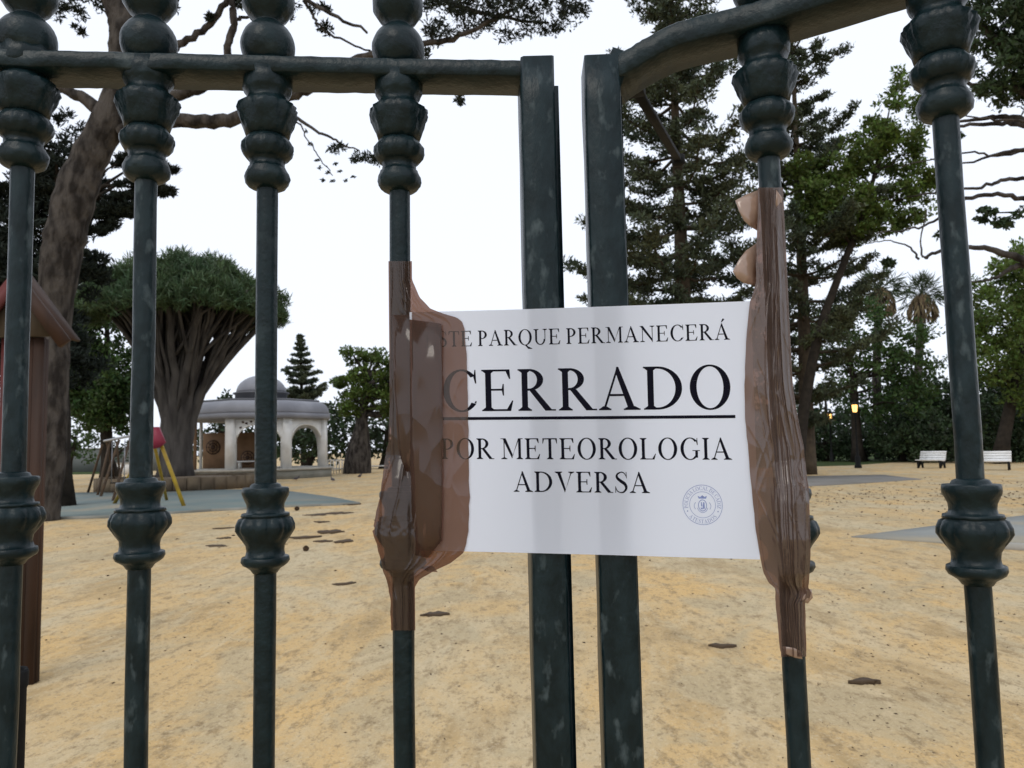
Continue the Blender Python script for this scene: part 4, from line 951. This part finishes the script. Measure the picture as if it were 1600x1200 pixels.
# ------------------------------------------------------------------ far left middle: norfolk pine, bottle tree, trees behind the bandstand
whorl_pine('norfolk_pine', 'small distant conical pine above the bandstand roof', [(474, 735, 8), (472, 640, 6), (470, 560, 4), (469, 526, 1.5)], 85, lambda y: max(2, (y - 522) * .40) if y < 640 else 40, 41, 'norfolk', step=.95, nb=9, tuft=.30, per=12, L=.40, W=.10, keep=.95, droop=.0, upturn=.22, barkmat='bark_dark', group='araucaria pines')
blob_tree('bottle_tree', 'swollen-trunked floss silk tree right of the bandstand', 558, 55, 30, [(548, 556, 18, 11), (578, 553, 20, 9), (600, 562, 20, 12), (560, 588, 30, 14), (528, 596, 18, 8), (590, 596, 28, 18), (566, 622, 30, 18), (545, 640, 20, 12), (605, 625, 25, 28), (630, 590, 25, 30), (640, 630, 25, 25)], 'green_light', 'bark', seed=43, dep=2.4, dens=2.6, r=(.4, .85), per=80, L=.26, W=.13,
          trunk=[(558, 742, 44), (559, 722, 42), (561, 700, 36), (564, 678, 26), (566, 655, 18), (570, 620, 11), (574, 590, 7)], limbs=26)
blob_tree('dark_round_tree', 'dark dense tree behind the right arches of the bandstand', 480, 66, 14, [(460, 690, 60, 40), (520, 670, 35, 45), (500, 700, 50, 30), (430, 700, 40, 30), (525, 640, 25, 25)], 'green_dark', seed=44, dep=3, dens=1.2, r=(.8, 1.4), per=60, L=.4, W=.22)
blob_tree('dark_round_tree', 'dark dense tree behind the bottle-trunked tree', 600, 68, 14, [(600, 670, 40, 60), (560, 690, 40, 40), (640, 690, 40, 60), (700, 690, 60, 60)], 'green_dark', seed=45, dep=3, dens=1.2, r=(.8, 1.4), per=60, L=.4, W=.22)
blob_tree('dark_round_tree', 'dark tree behind the open side of the bandstand beside the dragon trunk', 335, 64, 14, [(330, 690, 45, 35), (370, 680, 40, 35), (300, 700, 15, 25), (345, 625, 22, 10), (350, 650, 30, 20)], 'green_dark', seed=46, dep=2.5, dens=1.0, r=(.7, 1.2), per=50, L=.36, W=.2)

# ------------------------------------------------------------------ right-hand trees
def spr1(y):
    return float(np.interp(y, [-120, -60, 0, 60, 130, 200, 300, 400, 470, 560, 650], [4, 30, 62, 92, 112, 125, 150, 170, 170, 160, 60]))
whorl_pine('araucaria_pine', 'tall shaggy grey-green pine directly behind the right gate upright', [(1082, 735, 34), (1078, 600, 30), (1068, 470, 24), (1062, 330, 19), (1056, 200, 14), (1050, 60, 9), (1046, -120, 3)], 34, spr1, 51, 'norfolk', step=1.1, nb=6, tuft=.55, per=34, L=.24, W=.08, keep=.80, gap=.28, group='araucaria pines')
def spr2(y):
    return float(np.interp(y, [30, 60, 100, 160, 220, 300, 400, 500, 600, 680], [3, 35, 70, 75, 90, 110, 140, 150, 120, 30]))
whorl_pine('araucaria_pine', 'slimmer tall pine with thin top, right of the taped bar', [(1262, 736, 28), (1260, 660, 23), (1256, 500, 18), (1250, 350, 14), (1244, 220, 9), (1240, 120, 6), (1237, 30, 2)], 37.5, spr2, 52, 'norfolk', step=1.15, nb=6, tuft=.5, per=34, L=.24, W=.08, keep=.68, gap=.32, droop=.0, upturn=.3, group='araucaria pines')
blob_tree('light_green_tree', 'tall yellow-green leafy tree between the two right bars', 1246, 35, 18, [(1398, 150, 12, 20), (1380, 178, 26, 22), (1365, 215, 38, 26), (1345, 250, 45, 24), (1290, 268, 42, 20), (1248, 262, 30, 20), (1300, 305, 60, 32), (1405, 235, 42, 28), (1425, 290, 38, 38), (1345, 345, 50, 30), (1275, 330, 40, 24), (1415, 335, 30, 25), (1420, 120, 20, 18), (1440, 170, 22, 26)], 'green_light', seed=53, dep=1.8, dens=2.0, r=(.3, .62), per=62, L=.22, W=.11, limbs=24, trunk=[(1246, 740, 20), (1256, 640, 17), (1280, 520, 14), (1315, 420, 11), (1350, 330, 8), (1375, 240, 5), (1390, 170, 2)])
blob_tree('shaded_tree', 'dark bushy tree behind the lit lanterns', 1340, 56, 18, [(1290, 540, 50, 26), (1330, 500, 60, 30), (1400, 530, 60, 26), (1360, 570, 60, 26), (1430, 580, 50, 30), (1320, 610, 36, 18), (1400, 625, 60, 32), (1350, 640, 30, 20)], 'green_mid', seed=54, dep=3, dens=1.7, r=(.6, 1.1), per=60, L=.30, W=.16, limbs=20)
blob_tree('green_tree', 'bright green rounded tree at the right edge', 1560, 47, 22, [(1565, 440, 45, 34), (1600, 410, 40, 34), (1535, 490, 36, 40), (1585, 510, 55, 50), (1545, 560, 45, 45), (1625, 470, 40, 60), (1610, 600, 60, 50), (1650, 400, 40, 50)], 'green_light', seed=55, dep=2.6, dens=1.8, r=(.5, .95), per=62, L=.26, W=.14, limbs=22)
bush_spots = [(1290, 690, 46, 24, 60), (1350, 690, 46, 30, 58), (1410, 684, 48, 36, 55), (1470, 680, 50, 40, 52), (1535, 676, 52, 44, 50), (1600, 672, 52, 48, 50), (1440, 640, 50, 36, 60), (1520, 625, 55, 40, 58), (1600, 615, 55, 50, 58), (1220, 680, 40, 40, 60), (1160, 670, 45, 50, 62), (1665, 660, 50, 60, 50)]
bl = ['leftmost dark bush on the lawn behind the lanterns', 'dark bush just right of the nearer lamp post', 'dark bush left of the first white bench', 'dark bush right behind the first white bench', 'dark bush behind the second white bench', 'dark bush right of the second white bench', 'tall dark shrub above the first white bench', 'tall dark shrub behind the right bar', 'tall dark shrub at the right edge', 'dark bush behind the pine trunk by the taped bar', 'dark bush hidden behind the paper right half', 'dark bush beyond the right edge']
for i, (x, y, a, b, Y) in enumerate(bush_spots):
    if i in (10, 11): continue
    blob_tree('dark_shrub', bl[i], x, Y, 10, [(x, y, a, b), (x - a * .4, y + b * .4, a * .6, b * .7), (x + a * .45, y + b * .4, a * .6, b * .7)], 'green_dark', seed=70 + i, dep=2.2, dens=1.6, r=(.5, .95), per=60, L=.28, W=.15, limbs=6, cat='shrub', group='dark shrubs under the right-hand trees')
far = [(1290, 660, 60, 60, 92, 'far dark tree behind the lit lanterns'), (1420, 640, 90, 60, 95, 'far dark tree behind the palms'), (1560, 640, 90, 70, 95, 'far dark tree behind the white benches'), (1000, 660, 140, 60, 96, 'far dark tree hidden mostly by the notice'), (1180, 660, 70, 70, 94, 'far dark tree behind the taped right bar'), (820, 670, 100, 45, 96, 'far dark tree behind the left half of the notice'), (20, 690, 90, 45, 96, 'far dark tree at the left edge beyond the wall')]
for i, (x, y, a, b, Y, lab) in enumerate(far):
    blob_tree('far_tree', lab, x, Y, 12, [(x, y, a, b), (x - a * .5, y + b * .3, a * .5, b * .6), (x + a * .5, y + b * .2, a * .5, b * .7)], 'green_dark', seed=90 + i, dep=4, dens=1.3, r=(1.1, 1.9), per=60, L=.55, W=.3, limbs=8, group='far trees')
# overhanging tree at the upper right: trunk outside the frame, limbs reaching in
Yo = 13.5; org = np.random.default_rng(66); tb_ = P(1760, 700, Yo)
root = thing('overhanging_pine', 'dark overhanging pine with bare crooked limbs reaching in from the right edge', 'tree', (tb_[0], Yo, -.02))
tpp, trr = px_path([(1760, 870, 70), (1745, 700, 60), (1730, 500, 56), (1720, 330, 52), (1690, 200, 46), (1670, 60, 40), (1640, -80, 28)], Yo); tpp[0, 2] = -.03
MB().tube(tpp, trr, 14).build('trunk', 'bark', root, True); lm = MB()
for pts in [[(1690, 205, 20), (1640, 192, 14), (1600, 180, 10), (1570, 172, 8), (1540, 176, 6), (1500, 170, 4)], [(1700, 240, 18), (1640, 205, 12), (1600, 190, 9), (1560, 185, 7), (1510, 186, 5), (1480, 190, 3)],
            [(1700, 220, 12), (1640, 202, 7), (1600, 198, 5), (1540, 199, 3.5), (1480, 195, 2)], [(1710, 250, 12), (1640, 232, 8), (1600, 236, 6.5), (1560, 244, 5), (1495, 262, 3), (1440, 258, 2)], [(1600, 236, 5), (1555, 240, 4), (1520, 232, 3), (1420, 252, 1.5)],
            [(1700, 300, 12), (1640, 285, 8), (1600, 280, 7), (1560, 284, 6), (1530, 295, 5), (1480, 302, 4), (1410, 312, 2.2)], [(1710, 340, 14), (1640, 318, 10), (1600, 311, 8), (1550, 304, 7), (1500, 314, 6), (1460, 345, 4), (1420, 358, 3), (1370, 364, 2)],
            [(1720, 470, 22), (1660, 430, 16), (1600, 412, 13), (1560, 400, 11), (1520, 392, 8), (1480, 394, 6), (1440, 404, 5), (1430, 411, 4), (1418, 395, 2.5), (1425, 340, 2)], [(1436, 405, 4), (1428, 385, 3), (1400, 370, 2), (1370, 372, 1.5)], [(1600, 412, 10), (1570, 424, 7), (1540, 440, 4), (1500, 445, 2)],
            [(1690, 120, 24), (1620, 80, 16), (1560, 60, 12), (1520, 30, 8)], [(1680, 180, 20), (1600, 140, 12), (1540, 130, 8), (1505, 120, 4)]]:
    wp, wr = px_path(pts, Yo); k = np.linspace(0, 1, len(wp)); wp[:, 1] += k * org.uniform(-.5, .5); wp[1:-1] += org.normal(size=(len(wp) - 2, 3)) * .012; MB().tube(wp, wr, 8).build('limb', 'bark', root, True)
ells = [(1565, 40, 55, 40), (1600, 90, 50, 45), (1545, 100, 36, 40), (1530, 40, 26, 30), (1590, 140, 40, 26), (1535, 145, 26, 18), (1620, 30, 50, 60), (1560, -30, 90, 30), (1490, 215, 12, 6), (1485, 370, 10, 10), (1650, 120, 60, 50), (1395, 410, 10, 5), (1500, 8, 20, 18)]
C, R = ell_clumps(ells, Yo, 1.1, org, 1.3, .14, .30); fm = MB(); foliage(fm, C, R, org, 70, .12, .045, .2, .75); fm.build('crown', 'green_dark', root)['kind'] = 'stuff'
# dark leafy bough in front of it
C2, R2 = ell_clumps([(1590, 332, 30, 12), (1555, 335, 24, 10), (1535, 330, 12, 7), (1575, 345, 30, 9)], 9.0, .25, org, .6, .06, .12)
rb_ = P(1760, 300, 9.0); rr_ = thing('leafy_bough_tree', 'dark broad-leaved bough entering at the right edge below the bare limbs', 'tree', (P(1790, 700, 9.0)[0], 9.0, -.02))
tpx, trx = px_path([(1800, 930, 40), (1795, 700, 34), (1780, 450, 28), (1750, 330, 18), (1680, 322, 8), (1610, 330, 4), (1545, 333, 1.5)], 9.0); tpx[0, 2] = -.03
MB().tube(tpx, trx, 10).build('trunk', 'bark_dark', rr_, True); fm = MB(); foliage(fm, C2, R2, org, 26, .075, .05, -.1, .7)
C3, R3 = ell_clumps([(1700, 330, 60, 30), (1790, 330, 70, 60)], 9.0, .5, org, .4, .12, .22); foliage(fm, C3, R3, org, 60, .085, .055, -.1); fm.build('crown', 'green_dark', rr_)['kind'] = 'stuff'

# palms with dry skirts
def palm(px, cy, Y, lab, seed):
    r = np.random.default_rng(seed); b = P(px, 700, Y); c = P(px, cy, Y); root = thing('fan_palm', lab, 'palm', (b[0], Y, -.02), 'fan palms')
    MB().tube([(b[0], Y, -.02), (b[0] + .1, Y, c[2] * .5), (c[0], Y, c[2])], [.42, .33, .3], 10).build('trunk', 'bark', root, True)
    sk = MB(); n = 420; a = r.uniform(0, 6.283, n); t = r.uniform(0, 1, n); rad = .35 + .75 * np.sin(t * 2.6) ; pts = np.stack([c[0] + np.cos(a) * rad, Y + np.sin(a) * rad, c[2] - .1 - t * 2.1], 1)
    sk.leaves(pts, np.stack([np.cos(a) * .3, np.sin(a) * .3, -np.ones(n)], 1) + r.normal(size=(n, 3)) * .15, .8, .16, r); sk.build('dry_skirt', 'dry', root)['kind'] = 'stuff'
    fm = MB()
    for k in range(42):
        a = r.uniform(0, 6.283); e = r.uniform(-.5, 1.3); dd = np.array([math.cos(a) * math.cos(e), math.sin(a) * math.cos(e), math.sin(e)]); tip = c + dd * r.uniform(.9, 1.4)
        fm.tube([c, (c + tip) / 2, tip], [.03, .025, .02], 4, False)
        m = 22; f = r.normal(size=(m, 3)) * .55 + dd * 1.0; f[:, 2] -= .25; fm.leaves(tip + f * .35, f, .85, .07, r)
    fm.build('crown', 'palm', root)['kind'] = 'stuff'
palm(1374, 452, 62, 'fan palm with dry skirt, left of the pair between the right bars', 1)
palm(1440, 462, 64, 'fan palm with dry skirt, right of the pair, beside the right bar', 2)

# ------------------------------------------------------------------ lamps, benches
def lamp(px, base_py, top_py, lab):
    g = G(px, base_py); Y = g[1]; zt = P(px, top_py, Y)[2]; k = zt / 3.2
    root = thing('park_lamp', lab, 'lamp', (g[0], Y, 0), 'lit park lamps')
    MB().lathe([(.20, -.02), (.20, .12), (.14, .18), (.15, .6), (.10, .68), (.075, .75), (.055, 1.4), (.05, zt - .75), (.09, zt - .72), (.05, zt - .68), (.05, zt - .62)], (g[0], Y, 0), 14).build('post', 'dull', root, True)
    ln = MB().lathe([(.09, 0), (.13, .03), (.17, .40), (.15, .42)], (g[0], Y, zt - .62), 6).build('lantern', 'lampglass', root)
    MB().lathe([(.24, 0), (.22, .04), (.12, .14), (.05, .18), (.05, .24), (.01, .3)], (g[0], Y, zt - .20), 12).build('lantern_cap', 'dull', ln)
    for k in range(6):
        a = k * math.pi / 3; MB().tube([(g[0] + .135 * math.cos(a), Y + .135 * math.sin(a), zt - .6), (g[0] + .178 * math.cos(a), Y + .178 * math.sin(a), zt - .2)], .008, 4).build('lantern_bar', 'dull', ln)
lamp(1341, 731, 627, 'nearer and taller of the two lit park lamps')
lamp(1300, 722, 643, 'farther, smaller lit park lamp left of the taller one')
def bench(px, py, wd, lab, rz):
    g = G(px, py); root = thing('park_bench', lab, 'bench', (g[0], g[1], 0), 'white park benches'); R = np.array([[math.cos(rz), -math.sin(rz), 0], [math.sin(rz), math.cos(rz), 0], [0, 0, 1]])
    def T(v): return np.array(v) @ R.T + g
    for k in range(3):
        y = -.42 + k * .165; MB().add(T([(sx * wd / 2, y + sy * .076, .43 + sz * .025 - .02 * k) for sx in (-1, 1) for sy in (-1, 1) for sz in (-1, 1)]), [[0, 1, 3, 2], [4, 6, 7, 5], [0, 4, 5, 1], [2, 3, 7, 6], [0, 2, 6, 4], [1, 5, 7, 3]]).build('seat_slat', 'bench', root)
    for k in range(4):
        y = .06 + k * .055; z = .47 + k * .125; MB().add(T([(sx * wd / 2, y + sy * .018 + sz * .025, z + sz * .058) for sx in (-1, 1) for sy in (-1, 1) for sz in (-1, 1)]), [[0, 1, 3, 2], [4, 6, 7, 5], [0, 4, 5, 1], [2, 3, 7, 6], [0, 2, 6, 4], [1, 5, 7, 3]]).build('back_slat', 'bench', root)
    for s in (-1, 1):
        pr = [(-.46, -.02), (-.34, -.02), (-.3, .2), (.02, .2), (.1, -.02), (.22, -.02), (.2, .3), (.34, .90), (.28, .92), (.04, .40), (-.46, .40)]
        v = [T((s * (wd / 2 - .1) - .03, a, b)) for a, b in pr] + [T((s * (wd / 2 - .1) + .03, a, b)) for a, b in pr]; n = len(pr)
        c0 = [T((s * (wd / 2 - .1) - .03, .02, .3)), T((s * (wd / 2 - .1) + .03, .02, .3))]
        MB().add(v + c0, [[i, (i + 1) % n, n + (i + 1) % n, n + i] for i in range(n)], [[2 * n, (i + 1) % n, i] for i in range(n)] + [[2 * n + 1, n + i, n + (i + 1) % n] for i in range(n)]).build('end_frame', 'dull', root)
bench(1457, 731, 1.35, 'white park bench left of the right bar', math.radians(-52))
bench(1553, 734, 1.5, 'white park bench right of the right bar, nearer of the two', math.radians(-38))

# ------------------------------------------------------------------ pigeons, cones, litter
def pigeon(px, py, lab, ang):
    g = G(px, py); root = thing('pigeon', lab, 'bird', (g[0], g[1], 0), 'pigeons on the sand'); ca, sa = math.cos(ang), math.sin(ang)
    def W(a, b, z): return g + np.array([a * ca - b * sa, a * sa + b * ca, z])
    pth = [W(-.19, 0, .085), W(-.13, 0, .10), (W(-.06, 0, .125)), W(.02, 0, .14), W(.08, 0, .155), W(.115, 0, .19), W(.13, 0, .225), W(.15, 0, .245), W(.175, 0, .243), W(.20, 0, .236)]
    MB().tube(smooth_path(pth, 4), np.interp(np.linspace(0, 1, 37), np.linspace(0, 1, 10), [.016, .03, .06, .07, .06, .038, .028, .030, .018, .004]), 12).build('body', 'bird', root, True)
    for s in (-1, 1): MB().tube([W(.0, s * .025, .08), W(.005, s * .025, -.012)], .007, 6).build('leg', 'redplate', root)
pigeon(463, 751, 'pigeon on the sand before the bandstand, close to the third bar', .4)
pigeon(520, 753, 'pigeon on the sand in front of the right arch', 2.4)
pigeon(562, 747, 'pigeon on the sand beside the bottle-trunked tree', 5.6)
lr = np.random.default_rng(14)
def cone(px, py, lab, r):
    g = G(px, py); root = thing('pine_cone', lab, 'pine cone', (g[0], g[1], -.02), 'fallen pine cones'); mb = MB(); n = 120
    mb.lathe([(r * .3, 0), (r * .8, r * .35), (r * .85, r * .8), (r * .5, r * 1.4), (r * .1, r * 1.7)], (g[0], g[1], -.015), 12); k = np.arange(n); z = (k + .5) / n; a = k * 2.39996; rad = r * np.sin(np.pi * (z * .86 + .1))
    c = np.stack([g[0] + rad * np.cos(a), g[1] + rad * np.sin(a), -.01 + z * r * 1.8], 1); mb.leaves(c, np.stack([np.cos(a), np.sin(a), np.full(n, .5)], 1), r * .5, r * .45, lr); mb.build('scales', 'darkwood', root)
cone(464, 797, 'dark pine cone lying at the edge of the blue-green mat', .06)
cone(478, 860, 'dark pine cone lying nearest the gate, right of the third bar', .045)
def debris(px, py, wpx, hpx, lab, n, name='fallen_bark', cat='debris'):
    """flat heap of dry bark flakes"""
    g = G(px, py); root_c = g; sx = wpx / 2 * S(g[1]); sy = max(.03, abs(G(px, py - hpx / 2)[1] - G(px, py + hpx / 2)[1]) / 2)
    poly = []; bend, tilt = lr.uniform(-1, 1), lr.uniform(-1, 1)        # one ragged curled piece, pointed at both ends
    for k in range(22):
        t = 6.283 * k / 22; rr = lr.uniform(.35, 1.0)
        poly.append((g[0] + lr.uniform(.85, 1.1) * sx * math.cos(t), g[1] + sy * (rr * math.sin(t) * abs(math.sin(t)) ** .8 + .5 * bend * math.cos(t) ** 2 + .35 * tilt * math.cos(t))))
    mb = MB().prism(poly, -.02, .003)
    o = mb.build(name, 'litter', None, False, g); tag(o, lab, cat, 'fallen bark pieces')
for k, (x, y, wpx, h, lab) in enumerate([(525, 802, 50, 5, 'bark patch right of the upper pine cone, farthest from the gate'), (495, 804, 40, 4, 'bark patch just below the mat corner'), (547, 787, 36, 4, 'bark patch at the tip of the mat'), (502, 815, 26, 3, 'short bark strip in the middle of the scattered pieces'), (515, 830, 46, 7, 'largest bark patch among the scattered pieces'),
        (475, 839, 50, 6, 'long grey bark strip touching the third bar'), (505, 845, 30, 4, 'bark strip right of the long grey one'), (538, 845, 28, 6, 'bark patch closest to the left tape'), (537, 912, 34, 6, 'single dark bark piece below the scattered ones'), (680, 958, 44, 8, 'thin bark strip just right of the left tape foot'), (348, 825, 30, 3, 'bark strip between the second and third bars, upper'),
        (352, 840, 20, 3, 'bark strip between the second and third bars, middle'), (340, 852, 38, 4, 'bark strip between the second and third bars, lower'), (1130, 1008, 40, 8, 'thin bark strip left of the right tape foot'), (1350, 1062, 50, 8, 'bark strip between the two right bars near the bottom')]):
    debris(x, y, wpx, h, lab, 26)
# uncountable dry leaf litter
mb = MB(); pts = []
for _ in range(2600):
    zone = lr.random()
    if zone < .42: px, py = lr.uniform(900, 1700), 745 + lr.exponential(30)
    elif zone < .62: px, py = lr.uniform(1250, 1600), lr.normal(775, 9)
    elif zone < .8: px, py = lr.uniform(1250, 1640), lr.uniform(880, 1230)
    else: px, py = lr.uniform(-50, 1200), 750 + abs(lr.normal()) * 260
    if py < 738: continue
    pts.append(G(px, py) + [lr.normal() * .2, lr.normal() * .3, .004])
c = np.array(pts); sz = lr.uniform(.012, .05, len(c)) * np.clip(c[:, 1] / 8, .5, 2.0)
c[:, 2] = -.004; mb.leaves(c, lr.normal(size=(len(c), 3)) * [1, 1, .12], sz, sz * .35, lr)
tag(mb.build('leaf_litter', 'litter'), 'dry brown leaf litter scattered over the sand', 'leaf litter', kind='stuff')
